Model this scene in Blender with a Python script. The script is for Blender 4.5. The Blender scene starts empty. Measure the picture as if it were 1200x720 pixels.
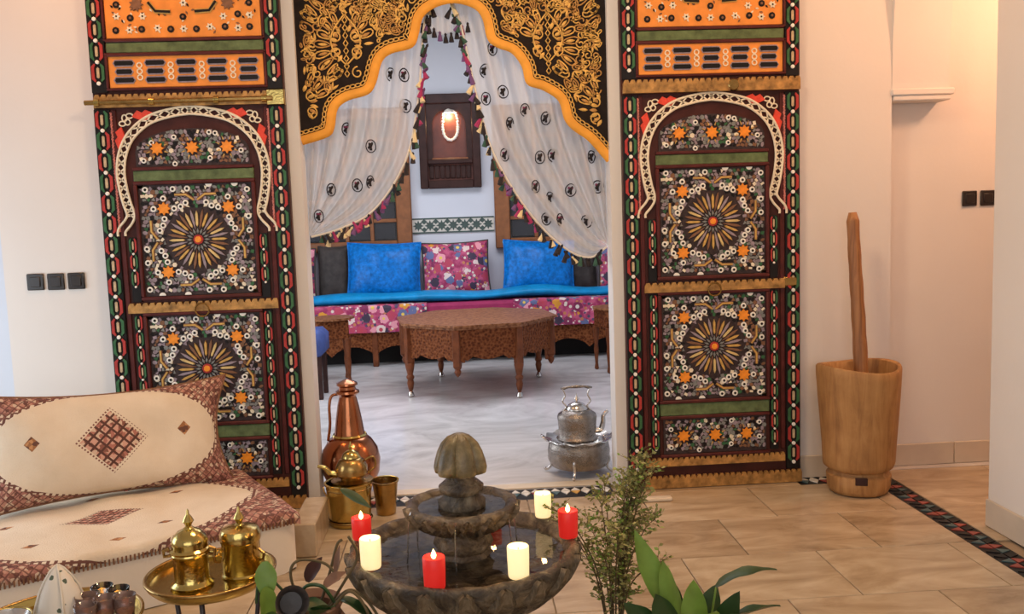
import bpy, math, random
from mathutils import Vector, Matrix
random.seed(7)
PI = math.pi
sc = bpy.context.scene
COL = sc.collection

# ------------------------------------------------------------------ camera
def make_camera():
    yaw, pit, roll, f = 0.0608, 0.1004, -0.0344, 1050.5
    F = Vector((math.sin(yaw)*math.cos(pit), math.cos(yaw)*math.cos(pit), -math.sin(pit)))
    R = Vector((math.cos(yaw), -math.sin(yaw), 0)); U = R.cross(F)
    R2 = R*math.cos(roll)+U*math.sin(roll); U2 = -R*math.sin(roll)+U*math.cos(roll)
    cd = bpy.data.cameras.new('camera'); cam = bpy.data.objects.new('camera', cd); COL.objects.link(cam)
    cd.sensor_fit = 'HORIZONTAL'; cd.sensor_width = 36.0; cd.lens = f/1200*36.0; cd.clip_start = 0.05
    M = Matrix(((R2.x, U2.x, -F.x), (R2.y, U2.y, -F.y), (R2.z, U2.z, -F.z))).to_4x4()
    M.translation = Vector((-0.0289, -4.785, 1.509)); cam.matrix_world = M
    sc.camera = cam
make_camera()

# ------------------------------------------------------------------ world and lights
w = bpy.data.worlds.new('world'); sc.world = w; w.use_nodes = True
bg = w.node_tree.nodes['Background']; bg.inputs[0].default_value = (0.78, 0.87, 1.0, 1); bg.inputs[1].default_value = 1.0
sc.view_settings.view_transform = 'Standard'; sc.view_settings.look = 'None'
sc.view_settings.gamma = 1.0; sc.view_settings.use_curve_mapping = False
sc.view_settings.exposure = 0.0
def area(name, loc, target, sx, sy, power, color, shape='RECTANGLE'):
    l = bpy.data.lights.new(name, 'AREA'); l.shape = shape; l.size = sx; l.size_y = sy
    l.energy = power; l.color = color
    o = bpy.data.objects.new(name, l); COL.objects.link(o); o.location = loc
    o.rotation_euler = (Vector(target)-Vector(loc)).to_track_quat('-Z', 'Y').to_euler()
    return o
def point(name, loc, power, color, r=0.05):
    l = bpy.data.lights.new(name, 'POINT'); l.energy = power; l.color = color; l.shadow_soft_size = r
    o = bpy.data.objects.new(name, l); COL.objects.link(o); o.location = loc
    return o
DAY = (0.86, 0.93, 1.0); WARM = (1.0, 0.70, 0.42)
area('daylight_front_window', (-0.6, -7.05, 1.9), (-0.6, 0, 1.0), 4.2, 2.3, 46, (1.0, 0.94, 0.89))
area('daylight_side_window', (-3.5, -1.2, 0.95), (-1.2, -0.2, 0.6), 1.6, 1.1, 27, (0.76, 0.89, 1.0))
area('ceiling_lamp_a', (-1.9, -0.75, 3.42), (-1.9, -0.7, 0), 0.4, 0.4, 12.5, (1.0, 0.42, 0.13), 'DISK')
area('ceiling_lamp_b', (0.2, -1.7, 3.42), (0.2, -1.6, 0), 0.5, 0.5, 45, (1.0, 0.68, 0.40), 'DISK')
area('ceiling_lamp_c', (1.85, -0.75, 3.42), (1.85, -0.7, 0), 0.4, 0.4, 6.5, (1.0, 0.50, 0.20), 'DISK')
point('corridor_lamp', (3.3, -0.7, 2.75), 52, (1.0, 0.50, 0.27), 0.12)
area('salon_ceiling_lamp', (0.0, 2.6, 3.4), (0, 2.8, 0), 2.4, 2.0, 86, (0.86, 0.89, 1.0))
area('salon_side_window', (-2.9, 2.2, 1.6), (0, 2.8, 0.9), 1.8, 1.6, 46, DAY)

# ------------------------------------------------------------------ node helper
class S:
    def __init__(s, nt, k): s.nt = nt; s.k = k
    def _m(s, op, *a):
        n = s.nt.nodes.new('ShaderNodeMath'); n.operation = op
        for i, x in enumerate((s,)+a):
            if isinstance(x, S): s.nt.links.new(x.k, n.inputs[i])
            else: n.inputs[i].default_value = x
        return S(s.nt, n.outputs[0])
    def __add__(s, o): return s._m('ADD', o)
    def __sub__(s, o): return s._m('SUBTRACT', o)
    def __mul__(s, o): return s._m('MULTIPLY', o)
    def __truediv__(s, o): return s._m('DIVIDE', o)
    __radd__ = __add__; __rmul__ = __mul__
    def lt(s, o): return s._m('LESS_THAN', o)
    def gt(s, o): return s._m('GREATER_THAN', o)
    def abs(s): return s._m('ABSOLUTE')
    def pow(s, o): return s._m('POWER', o)
    def max(s, o): return s._m('MAXIMUM', o)
    def min(s, o): return s._m('MINIMUM', o)
    def fract(s): return s._m('FRACT')
    def sin(s): return s._m('SINE')
class Mat:
    def __init__(s, name, col=(.8, .8, .8), rough=.5, metal=0.0, **kw):
        s.m = bpy.data.materials.new(name); s.m.use_nodes = True; s.nt = s.m.node_tree
        s.b = s.nt.nodes['Principled BSDF']; s.set('Base Color', col); s.set('Roughness', rough); s.set('Metallic', metal)
        for k, v in kw.items(): s.set(k.replace('_', ' '), v)
    def set(s, k, v):
        i = s.b.inputs[k]
        if isinstance(v, S): s.nt.links.new(v.k, i)
        elif isinstance(v, tuple) and i.type == 'RGBA': i.default_value = (*v, 1)
        else: i.default_value = v
    def coord(s, kind='Object', scale=(1, 1, 1), rot=(0, 0, 0)):
        n = s.nt.nodes.new('ShaderNodeTexCoord'); mp = s.nt.nodes.new('ShaderNodeMapping')
        mp.inputs['Scale'].default_value = scale; mp.inputs['Rotation'].default_value = rot
        s.nt.links.new(n.outputs[kind], mp.inputs[0]); return mp.outputs[0]
    def sep(s, vec):
        n = s.nt.nodes.new('ShaderNodeSeparateXYZ'); s.nt.links.new(vec, n.inputs[0]); return [S(s.nt, o) for o in n.outputs]
    def noise(s, vec, scale=5, detail=4, rough=.55, dist=0.0):
        n = s.nt.nodes.new('ShaderNodeTexNoise'); n.inputs['Scale'].default_value = scale; n.inputs['Detail'].default_value = detail
        n.inputs['Roughness'].default_value = rough; n.inputs['Distortion'].default_value = dist
        s.nt.links.new(vec, n.inputs['Vector']); return S(s.nt, n.outputs['Fac'])
    def voro(s, vec, scale=5, feature='F1', rand=1.0):
        n = s.nt.nodes.new('ShaderNodeTexVoronoi'); n.feature = feature; n.inputs['Scale'].default_value = scale
        n.inputs['Randomness'].default_value = rand
        s.nt.links.new(vec, n.inputs['Vector'])
        sp = s.nt.nodes.new('ShaderNodeSeparateColor')
        if feature == 'F1': s.nt.links.new(n.outputs['Color'], sp.inputs[0])
        return S(s.nt, n.outputs['Distance']), S(s.nt, sp.outputs[0])
    def ramp(s, fac, stops, interp='LINEAR'):
        n = s.nt.nodes.new('ShaderNodeValToRGB'); n.color_ramp.interpolation = interp
        el = n.color_ramp.elements
        while len(el) < len(stops): el.new(0.5)
        for e, (p, c) in zip(el, stops): e.position = p; e.color = (*c, 1)
        s.nt.links.new(fac.k, n.inputs[0]); return S(s.nt, n.outputs[0])
    def mix(s, fac, a, b):
        n = s.nt.nodes.new('ShaderNodeMix'); n.data_type = 'RGBA'
        for key, v in ((0, fac), (6, a), (7, b)):
            if isinstance(v, S): s.nt.links.new(v.k, n.inputs[key])
            elif isinstance(v, tuple): n.inputs[key].default_value = (*v, 1)
            else: n.inputs[key].default_value = v
        return S(s.nt, n.outputs[2])
    def bump(s, h, strength=.3, dist=.01):
        n = s.nt.nodes.new('ShaderNodeBump'); n.inputs['Strength'].default_value = strength; n.inputs['Distance'].default_value = dist
        s.nt.links.new(h.k, n.inputs['Height']); s.nt.links.new(n.outputs[0], s.b.inputs['Normal'])
MT = {}
def simple(name, col, rough=.5, metal=0.0, var=.12, scale=12, bump=0.0, bscale=None, **kw):
    m = Mat(name, col, rough, metal, **kw); v = m.coord()
    if var:
        n = m.noise(v, scale)
        m.set('Base Color', m.ramp(n, [(.25, tuple(c*(1-var) for c in col)), (.75, tuple(min(1, c*(1+var)) for c in col))]))
    if bump: m.bump(m.noise(v, bscale or scale*3), bump, .01)
    if name.endswith('_paint') or name in ('dark_wood', 'maroon_wood', 'niche_wood', 'black_velvet', 'charcoal_cloth', 'satin_blue', 'teal_satin', 'magenta_cloth', 'walnut', 'panel_dark'): m.set('Specular IOR Level', .22)
    MT[name] = m.m; return m
simple('plaster', (.76, .72, .675), .85, var=.025, scale=2.0, bump=.06, bscale=40)
simple('plaster_white', (.70, .72, .77), .8, var=.02, scale=2.0, bump=.05, bscale=40)
simple('ceiling_white', (.82, .78, .72), .9, var=.02)
simple('dark_wood', (.060, .016, .012), .42, var=.35, scale=9, bump=.1, bscale=40)
simple('maroon_wood', (.085, .018, .016), .45, var=.35, scale=14, bump=.1, bscale=50)
simple('green_paint', (.115, .155, .065), .5, var=.45, scale=22, bump=.15, bscale=60)
simple('orange_paint', (.82, .30, .06), .45, var=.14, scale=14)
simple('star_orange', (.86, .28, .018), .4, var=.2, scale=40)
simple('black_paint', (.012, .010, .010), .4, var=.2)
simple('cream_paint', (.80, .72, .55), .5, var=.12, scale=40)
simple('white_paint', (.86, .84, .76), .45, var=.08, scale=60)
simple('red_paint', (.42, .045, .040), .45, var=.3, scale=30)
simple('leaf_green_paint', (.045, .14, .060), .45, var=.35, scale=30)
simple('lavender_paint', (.30, .245, .28), .5, var=.4, scale=40)
simple('grey_paint', (.22, .23, .22), .5, var=.3, scale=40)
simple('brown_paint', (.22, .11, .06), .5, var=.3, scale=40)
simple('gold_paint', (.62, .38, .11), .38, .35, var=.25, scale=40)
simple('old_brass_plate', (.44, .235, .07), .42, .45, var=.6, scale=26, bump=.25, bscale=50)
simple('rose_paint', (.60, .22, .19), .5, var=.25, scale=60)
simple('scarlet_paint', (.72, .075, .045), .45, var=.2, scale=40)
simple('brass', (.54, .40, .13), .16, 1.0, var=.14, scale=18, bump=.10, bscale=90)
simple('aged_brass', (.40, .25, .085), .27, 1.0, var=.35, scale=14, bump=.15, bscale=60)
simple('copper', (.37, .135, .06), .2, 1.0, var=.22, scale=9, bump=.08, bscale=30)
simple('engraved_silver', (.28, .24, .205), .27, 1.0, var=.25, scale=30, bump=.6, bscale=55)
simple('silver', (.60, .56, .52), .2, 1.0, var=.2, scale=20, bump=.1)
simple('dark_metal', (.06, .05, .05), .4, .6, var=.2)
simple('switch_black', (.022, .016, .014), .28, var=.1)
simple('walnut', (.17, .050, .018), .38, var=.4, scale=18, bump=.15, bscale=60)
simple('window_wood', (.27, .095, .030), .38, var=.3, scale=12, bump=.08)
simple('niche_wood', (.045, .018, .014), .4, var=.35, scale=12, bump=.1)
simple('shell_white', (.86, .80, .70), .4, var=.12, scale=60)
simple('dark_glass', (.016, .016, .018), .12, var=.3, scale=6)
simple('satin_blue', (.002, .165, .54), .34, var=.45, scale=26, bump=.35, bscale=40)
simple('teal_satin', (.005, .25, .55), .36, var=.25, scale=8, bump=.2, bscale=14)
simple('magenta_cloth', (.33, .03, .10), .7, var=.2, scale=10, bump=.1)
simple('charcoal_cloth', (.055, .045, .040), .6, var=.4, scale=14)
simple('denim_blue', (.06, .10, .32), .7, var=.3, scale=10)
simple('shade_black', (.012, .010, .009), .9, var=.2)
simple('amber_cloth', (.86, .37, .035), .65, var=.16, scale=10, bump=.1)
simple('black_velvet', (.016, .010, .008), .8, var=.4, scale=20)
simple('gold_thread', (.74, .43, .10), .5, .15, var=.3, scale=40, bump=.3, bscale=200)
simple('ochre_thread', (.50, .25, .06), .55, .1, var=.3, scale=40)
simple('thread_black', (.02, .014, .016), .8)
simple('thread_plum', (.20, .03, .09), .8)
simple('tassel_magenta', (.36, .03, .12), .8, var=.3); simple('tassel_green', (.03, .09, .06), .8, var=.3)
simple('tassel_cream', (.75, .62, .36), .8, var=.2); simple('tassel_purple', (.16, .07, .20), .8, var=.3)
simple('linen', (.78, .72, .62), .85, var=.05, scale=5, bump=.25, bscale=9)
simple('candle_wick', (.02, .015, .01), .9, var=0)
simple('moss_leaf', (.26, .25, .075), .55, var=.45, scale=20)
simple('bright_leaf', (.19, .31, .05), .42, var=.3, scale=9, bump=.1)
simple('deep_leaf', (.022, .060, .016), .38, var=.35, scale=9, bump=.1)
simple('twig', (.12, .085, .035), .75, var=.3)
simple('soil', (.045, .030, .020), .95, var=.4, scale=30, bump=.6)
simple('clay', (.24, .12, .07), .7, var=.3, scale=8, bump=.2)
simple('dark_pot', (.05, .04, .035), .45, var=.35, scale=8, bump=.2)
simple('marble_cream', (.70, .60, .46), .3, var=.10, scale=5)
simple('skirting', (.62, .53, .42), .4, var=.08, scale=6)
simple('grout', (.36, .27, .18), .9, var=.1)
simple('tess_white', (.72, .68, .60), .35, var=.1); simple('tess_ochre', (.55, .30, .06), .35, var=.2)
simple('tess_teal', (.05, .10, .11), .35, var=.2); simple('tess_red', (.28, .05, .035), .35, var=.2)
def special():
    # polished travertine
    m = Mat('travertine', rough=.22); v = m.coord('Object', (1, 1, 1)); g = m.coord('Object', (1, 2.6, 1))
    oi = m.nt.nodes.new('ShaderNodeObjectInfo'); r = S(m.nt, oi.outputs['Random'])
    va = m.nt.nodes.new('ShaderNodeVectorMath'); va.operation = 'ADD'; m.nt.links.new(g, va.inputs[0])
    cb = m.nt.nodes.new('ShaderNodeCombineXYZ'); m.nt.links.new((r*17.0).k, cb.inputs[0]); m.nt.links.new((r*9.0).k, cb.inputs[1]); m.nt.links.new(cb.outputs[0], va.inputs[1])
    n = m.noise(va.outputs[0], 2.6, 8, .62, .8)
    c = m.ramp(n + (r*.16-.08), [(.25, (.28, .195, .115)), (.5, (.45, .345, .225)), (.62, (.53, .42, .285)), (.8, (.64, .53, .38))])
    m.set('Base Color', c); m.set('Roughness', m.noise(v, 14, 3)*.18+.12); MT['travertine'] = m.m
    # grey marble of the salon
    m = Mat('grey_marble', rough=.2); v = m.coord('Object', (1, 1.6, 1))
    n = m.noise(v, 1.4, 8, .62, 1.6)
    m.set('Base Color', m.ramp(n, [(.3, (.46, .44, .43)), (.5, (.64, .62, .61)), (.6, (.72, .70, .69)), (.75, (.82, .80, .79))]))
    MT['grey_marble'] = m.m
    # old turned wood of the mortar
    m = Mat('old_wood', rough=.62); v = m.coord('Object', (9, 9, .9)); n = m.noise(v, 2.2, 8, .65, 1.2)
    n2 = m.noise(m.coord('Object', (1, 1, 1)), 6, 5)
    m.set('Base Color', m.ramp(n*.6+n2*.4, [(.28, (.17, .070, .020)), (.5, (.40, .20, .065)), (.72, (.56, .32, .12))])); m.bump(n, .35, .01); MT['old_wood'] = m.m
    m = Mat('pestle_wood', rough=.5); v = m.coord('Object', (22, 22, 1.2)); n = m.noise(v, 2.0, 6, .6, .8)
    m.set('Base Color', m.ramp(n, [(.3, (.19, .075, .026)), (.55, (.36, .16, .056)), (.75, (.48, .24, .09))])); m.bump(n, .2, .005); MT['pestle_wood'] = m.m
    # carved fountain stone
    m = Mat('fountain_stone', rough=.3); v = m.coord(); n = m.noise(v, 16, 8, .65, .7); n2 = m.noise(v, 5, 3)
    m.set('Base Color', m.ramp(n*.65+n2*.35, [(.34, (.016, .011, .008)), (.47, (.070, .050, .030)), (.56, (.16, .12, .072)), (.68, (.34, .27, .18))]))  # mottled stone; the palest ramp colour imitates speckled highlights
    m.set('Roughness', n*.26+.04); m.bump(n, .9, .025); MT['fountain_stone'] = m.m
    m = Mat('finial_stone', rough=.35); v = m.coord(); n = m.noise(v, 22, 8, .65, .5)
    m.set('Base Color', m.ramp(n, [(.3, (.055, .042, .018)), (.52, (.16, .125, .06)), (.78, (.34, .28, .15))])); m.bump(n, .5, .01); MT['finial_stone'] = m.m
    m = Mat('water', (.9, .93, .95), .03); m.set('Transmission Weight', 1.0); m.set('IOR', 1.33)
    v = m.coord(); m.bump(m.noise(v, 22, 2, .5, .4), .10, .01); MT['water'] = m.m
    m = Mat('clear_glass', (.93, .95, .94), .04); m.set('Transmission Weight', 1.0); m.set('IOR', 1.45); MT['clear_glass'] = m.m
    m = Mat('tea_glass', (.62, .42, .36), .08); m.set('Transmission Weight', .85); m.set('IOR', 1.45); MT['tea_glass'] = m.m
    m = Mat('window_glass', (.05, .05, .055), .06); m.set('Alpha', .8); MT['window_glass'] = m.m
    # wax that glows around the lit wick
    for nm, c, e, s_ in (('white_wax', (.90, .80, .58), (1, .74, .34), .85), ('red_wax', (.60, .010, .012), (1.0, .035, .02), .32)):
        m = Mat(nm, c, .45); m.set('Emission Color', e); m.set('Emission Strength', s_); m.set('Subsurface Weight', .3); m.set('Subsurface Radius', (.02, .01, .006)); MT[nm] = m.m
    m = Mat('flame', (1, .6, .2), .5); m.set('Emission Color', (1, .62, .2)); m.set('Emission Strength', 14.0); MT['flame'] = m.m
    m = Mat('bulb', (1, .8, .5), .5); m.set('Emission Color', (1, .72, .40)); m.set('Emission Strength', 6.0); MT['bulb'] = m.m
    # sheer curtain
    m = Mat('sheer', (.74, .72, .70), .9); v = m.coord()
    n = m.noise(v, 3.0, 3); x, y, z = m.sep(v)
    wv = (x*190.0).sin()*.5+.5
    tr = m.nt.nodes.new('ShaderNodeBsdfTransparent'); tl = m.nt.nodes.new('ShaderNodeBsdfTranslucent'); tl.inputs[0].default_value = (.80, .76, .74, 1)
    mx = m.nt.nodes.new('ShaderNodeMixShader'); mx.inputs[0].default_value = .45
    m.nt.links.new(m.b.outputs[0], mx.inputs[1]); m.nt.links.new(tl.outputs[0], mx.inputs[2])
    m2 = m.nt.nodes.new('ShaderNodeMixShader'); m.nt.links.new((n*.16+wv*.05+.20).k, m2.inputs[0])
    m.nt.links.new(mx.outputs[0], m2.inputs[1]); m.nt.links.new(tr.outputs[0], m2.inputs[2])
    m.nt.links.new(m2.outputs[0], m.nt.nodes['Material Output'].inputs[0]); MT['sheer'] = m.m
    # pink floral print
    m = Mat('floral_print', rough=.7); v = m.coord('UV', (1, 1, 1))
    d, cc = m.voro(v, 9.5, rand=.8)
    pet = m.ramp(cc, [(0, (.78, .60, .55)), (.18, (.48, .05, .10)), (.34, (.13, .15, .30)), (.48, (.80, .32, .38)), (.6, (.70, .30, .03)), (.72, (.22, .02, .08)), (.84, (.05, .03, .06))], 'CONSTANT')
    cen = m.ramp(cc, [(0, (.5, .05, .08)), (.3, (.8, .55, .1)), (.6, (.75, .68, .6)), (.8, (.05, .03, .05))], 'CONSTANT')
    base = m.ramp(m.noise(v, 14, 2), [(.4, (.32, .02, .09)), (.6, (.55, .09, .19))])
    c1 = m.mix((d+m.noise(v, 30, 1)*.55-.275).lt(.50), base, pet); c2 = m.mix(d.lt(.20), c1, cen)
    d2, cc2 = m.voro(v, 22); c2 = m.mix(d2.lt(.36)*d.gt(.46), c2, m.ramp(cc2, [(0, (.7, .6, .5)), (.4, (.08, .06, .12)), (.7, (.55, .2, .08))], 'CONSTANT'))
    m.set('Base Color', c2); MT['floral_print'] = m.m
    # embroidered linen: UV in metres about the centre; hx, hy = lens half sizes
    for nm, hx, hy, big, smalls in (('embroidered_cushion', .56, .285, .135, ((-.33, .02), (.33, .02))),
                                    ('embroidered_cover', .66, .45, .15, ((-.36, .13), (.34, .16), (-.3, -.2), (.2, -.22), (0, .27), (0, -.30), (-.55, 0)))):
        m = Mat(nm, rough=.85); v = m.coord('UV'); x, y, z = m.sep(v); wob = m.noise(v, 9, 2)*.05-.025
        wr = m.noise(v, 3.5, 4); m.bump(m.noise(v, 160, 1)*.25+wr, .35, .03)
        ax, ay = x.abs(), y.abs()
        lens = (ax/hx).pow(1.45)+(ay/hy).pow(1.8)+wob
        cloth = m.ramp(m.noise(v, 5), [(.3, (.70, .60, .46)), (.7, (.80, .71, .57))])
        d, cc = m.voro(v, 62, rand=.6)
        stitch = m.ramp(cc, [(0, (.36, .16, .13)), (.22, (.16, .065, .05)), (.40, (.50, .27, .20)), (.56, (.26, .11, .08)), (.70, (.44, .22, .17)), (.84, (.62, .48, .36))], 'CONSTANT')
        gx = ((x+y)*26.0).fract(); gy = ((x-y)*26.0).fract()
        line = (gx-.5).abs().max((gy-.5).abs()).gt(.40)
        stitch = m.mix(line*.75, stitch, (.10, .035, .03))
        c = m.mix(lens.gt(1.0), cloth, stitch)
        teeth = ((x-y*.4)*34.0).fract().lt(.45).max(((y+x*.2)*34.0).fract().lt(.3))
        band = lens.gt(.93)*lens.lt(1.0)*teeth
        c = m.mix(band, c, (.16, .065, .05))
        asp = 1.0 if nm == 'embroidered_cushion' else .55
        dm = ax + ay/asp
        inner = dm.lt(big)
        hx2 = ((x+y/asp)*20.0).fract(); hy2 = ((x-y/asp)*20.0).fract()
        grid = (hx2-.5).abs().max((hy2-.5).abs()).gt(.36)
        dcol = m.mix(grid, m.ramp(cc, [(0, (.62, .36, .28)), (.35, (.42, .17, .13)), (.6, (.66, .50, .38)), (.85, (.25, .10, .07))], 'CONSTANT'), (.10, .04, .03))
        c = m.mix(inner, c, dcol)
        ring = dm.gt(big)*dm.lt(big+.022)*((x+y/asp)*46.0).fract().lt(.5)*((x-y/asp)*46.0).fract().lt(.5)
        c = m.mix(ring, c, (.20, .08, .06))
        for sx, sy in smalls:
            dd = (x-sx).abs()+(y-sy).abs()/asp
            c = m.mix(dd.lt(.034), c, m.ramp(cc, [(0, (.34, .15, .06)), (.5, (.14, .06, .04)), (.8, (.55, .28, .12))], 'CONSTANT'))
        m.set('Base Color', c); MT[nm] = m.m
    m = Mat('flecked_cloth', rough=.85); v = m.coord('Object'); d, cc = m.voro(v, 26, rand=.9)
    n = m.noise(v, 70, 2)
    m.set('Base Color', m.mix((d+n*.35).lt(.40), (.78, .72, .62), (.10, .13, .09))); MT['flecked_cloth'] = m.m
    # carved walnut
    m = Mat('carved_walnut', rough=.5, Specular_IOR_Level=.12); v = m.coord(); d, cc = m.voro(v, 42); n = m.noise(v, 40, 4, .6, 1.5)
    m.set('Base Color', m.ramp(d*.6+n*.4, [(.2, (.045, .010, .003)), (.45, (.15, .040, .012)), (.7, (.26, .085, .028))])); m.bump(d+n*.5, .7, .012); MT['carved_walnut'] = m.m
    m = Mat('light_carved_walnut', rough=.45, Specular_IOR_Level=.2); v = m.coord(); d, cc = m.voro(v, 30); n = m.noise(v, 34, 4, .6, 1.5)
    m.set('Base Color', m.ramp(d*.5+n*.5, [(.25, (.10, .030, .011)), (.45, (.22, .080, .030)), (.7, (.36, .155, .07))])); m.bump(d+n*.5, .5, .01); MT['light_carved_walnut'] = m.m
special()

# ------------------------------------------------------------------ mesh helper
class MB:
    def __init__(s): s.v = []; s.f = []; s.mi = []; s.uv = {}; s.cur = 0
    def add(s, vs, fs, M=None):
        o = len(s.v)
        s.v += [tuple(M @ Vector(p)) for p in vs] if M is not None else [tuple(p) for p in vs]
        for f in fs: s.f.append(tuple(i+o for i in f)); s.mi.append(s.cur)
        return s
    def mat(s, i): s.cur = i; return s
    def box(s, x0, x1, y0, y1, z0, z1, M=None, ch=0.0):
        if ch <= 0:
            vs = [(x0, y0, z0), (x1, y0, z0), (x1, y1, z0), (x0, y1, z0), (x0, y0, z1), (x1, y0, z1), (x1, y1, z1), (x0, y1, z1)]
            return s.add(vs, [(3, 2, 1, 0), (4, 5, 6, 7), (0, 1, 5, 4), (1, 2, 6, 5), (2, 3, 7, 6), (3, 0, 4, 7)], M)
        c = ch
        def ring(z, d): return [(x0+d, y0+c, z), (x0+c, y0+d, z), (x1-c, y0+d, z), (x1-d, y0+c, z), (x1-d, y1-c, z), (x1-c, y1-d, z), (x0+c, y1-d, z), (x0+d, y1-c, z)]
        vs = ring(z0, c)+ring(z0+c, 0)+ring(z1-c, 0)+ring(z1, c); fs = [tuple(range(7, -1, -1)), tuple(range(24, 32))]
        for k in range(3):
            for i in range(8): j = (i+1) % 8; fs.append((k*8+i, k*8+j, k*8+8+j, k*8+8+i))
        return s.add(vs, fs, M)
    def plate(s, pts, y0, y1, ch=0.0, M=None):
        """polygon in x,z (anticlockwise seen from -y), back at y0, front at y1 (y1 < y0), optional chamfer"""
        n = len(pts)
        A = sum(pts[i][0]*pts[(i+1) % n][1]-pts[(i+1) % n][0]*pts[i][1] for i in range(n))
        if A < 0: pts = pts[::-1]
        cx = sum(p[0] for p in pts)/n; cz = sum(p[1] for p in pts)/n
        rings = [[(p[0], y0, p[1]) for p in pts]]
        if ch > 0:
            rings.append([(p[0], y1+ch, p[1]) for p in pts])
            fr = []
            for p in pts:
                d = math.hypot(p[0]-cx, p[1]-cz) or 1; k = max(.3, 1-ch/d); fr.append((cx+(p[0]-cx)*k, y1, cz+(p[1]-cz)*k))
            rings.append(fr)
        else: rings.append([(p[0], y1, p[1]) for p in pts])
        vs = [q for r in rings for q in r]; fs = [tuple(range((len(rings)-1)*n, len(rings)*n))]
        for k in range(len(rings)-1):
            for i in range(n): j = (i+1) % n; fs.append((k*n+i, k*n+j, (k+1)*n+j, (k+1)*n+i))
        return s.add(vs, fs, M)
    def prism(s, pts, z0, z1, M=None):
        n = len(pts); vs = [(p[0], p[1], z0) for p in pts]+[(p[0], p[1], z1) for p in pts]
        fs = [tuple(range(n-1, -1, -1)), tuple(range(n, 2*n))]+[(i, (i+1) % n, n+(i+1) % n, n+i) for i in range(n)]
        return s.add(vs, fs, M)
    def lathe(s, prof, n=24, M=None, rib=None, cap=True):
        vs = []; fs = []
        for k, (r, z) in enumerate(prof):
            for i in range(n):
                a = 2*PI*i/n; rr, zz = (r, z) if rib is None else rib(r, z, a, k)
                vs.append((rr*math.cos(a), rr*math.sin(a), zz))
        for k in range(len(prof)-1):
            for i in range(n): j = (i+1) % n; fs.append((k*n+i, k*n+j, (k+1)*n+j, (k+1)*n+i))
        if cap:
            if prof[0][0] > 1e-6: fs.append(tuple(range(n-1, -1, -1)))
            if prof[-1][0] > 1e-6: fs.append(tuple(range((len(prof)-1)*n, len(prof)*n)))
        return s.add(vs, fs, M)
    def tube(s, path, r, n=6, closed=False, M=None, flat=1.0):
        P = [Vector(p) for p in path]; L = len(P); vs = []; fs = []; up = None
        for k in range(L):
            a = P[(k-1) % L] if (closed or k > 0) else P[k]; b = P[(k+1) % L] if (closed or k < L-1) else P[k]
            t = (b-a).normalized() if (b-a).length > 1e-9 else Vector((0, 0, 1))
            if up is None: up = Vector((0, 1, 0)) if abs(t.y) < .9 else Vector((1, 0, 0))
            u = (up-t*up.dot(t)); u = u.normalized() if u.length > 1e-6 else t.orthogonal().normalized(); up = u; w_ = t.cross(u)
            rr = r[k] if isinstance(r, (list, tuple)) else r
            for i in range(n):
                an = 2*PI*(i+.5)/n; vs.append(tuple(P[k]+u*math.cos(an)*rr*flat+w_*math.sin(an)*rr))
        for k in range(L if closed else L-1):
            for i in range(n):
                j = (i+1) % n; k2 = (k+1) % L; fs.append((k*n+i, k2*n+i, k2*n+j, k*n+j))
        if not closed: fs += [tuple(range(n)), tuple(range(L*n-1, (L-1)*n-1, -1))]
        return s.add(vs, fs, M)
    def ball(s, c, r, n=10, m=6, M=None):
        rx, ry, rz = r if isinstance(r, tuple) else (r, r, r); vs = [(c[0], c[1], c[2]-rz)]; fs = []
        for k in range(1, m):
            ph = -PI/2+PI*k/m
            for i in range(n): a = 2*PI*i/n; vs.append((c[0]+rx*math.cos(ph)*math.cos(a), c[1]+ry*math.cos(ph)*math.sin(a), c[2]+rz*math.sin(ph)))
        vs.append((c[0], c[1], c[2]+rz)); t = len(vs)-1
        for i in range(n):
            j = (i+1) % n; fs.append((0, 1+j, 1+i)); fs.append((t, 1+(m-2)*n+i, 1+(m-2)*n+j))
            for k in range(m-2): fs.append((1+k*n+i, 1+k*n+j, 1+(k+1)*n+j, 1+(k+1)*n+i))
        return s.add(vs, fs, M)
    def grid(s, fn, nu, nv, uv=None):
        """fn(u,v) for u,v in 0..1"""
        o = len(s.v)
        for j in range(nv+1):
            for i in range(nu+1):
                u, v = i/nu, j/nv
                if uv: s.uv[len(s.v)] = uv(u, v)
                s.v.append(tuple(fn(u, v)))
        for j in range(nv):
            for i in range(nu):
                a = o+j*(nu+1)+i; s.f.append((a, a+1, a+nu+2, a+nu+1)); s.mi.append(s.cur)
        return s
    def mesh(s, name, mats, smooth=40):
        me = bpy.data.meshes.new(name); me.from_pydata(s.v, [], s.f)
        for m in ([mats] if isinstance(mats, str) else mats): me.materials.append(MT[m])
        me.polygons.foreach_set('material_index', s.mi)
        if s.uv:
            ul = me.uv_layers.new(name='UVMap')
            for l in me.loops: ul.data[l.index].uv = s.uv.get(l.vertex_index, (0, 0))
        me.update()
        if smooth:
            me.polygons.foreach_set('use_smooth', [True]*len(me.polygons))
            if smooth < 180: me.set_sharp_from_angle(angle=math.radians(smooth))
        return me
    def build(s, name, mats, parent=None, smooth=40, loc=None, rot=None):
        return put(name, s.mesh(name, mats, smooth), parent, loc, rot)
def put(name, me, parent=None, loc=None, rot=None):
    o = bpy.data.objects.new(name, me); COL.objects.link(o)
    if parent: o.parent = parent
    if loc: o.location = loc
    if rot: o.rotation_euler = rot
    return o
def tag(o, label=None, cat=None, group=None, kind=None):
    if label: o['label'] = label
    if cat: o['category'] = cat
    if group: o['group'] = group
    if kind: o['kind'] = kind
    return o
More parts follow.
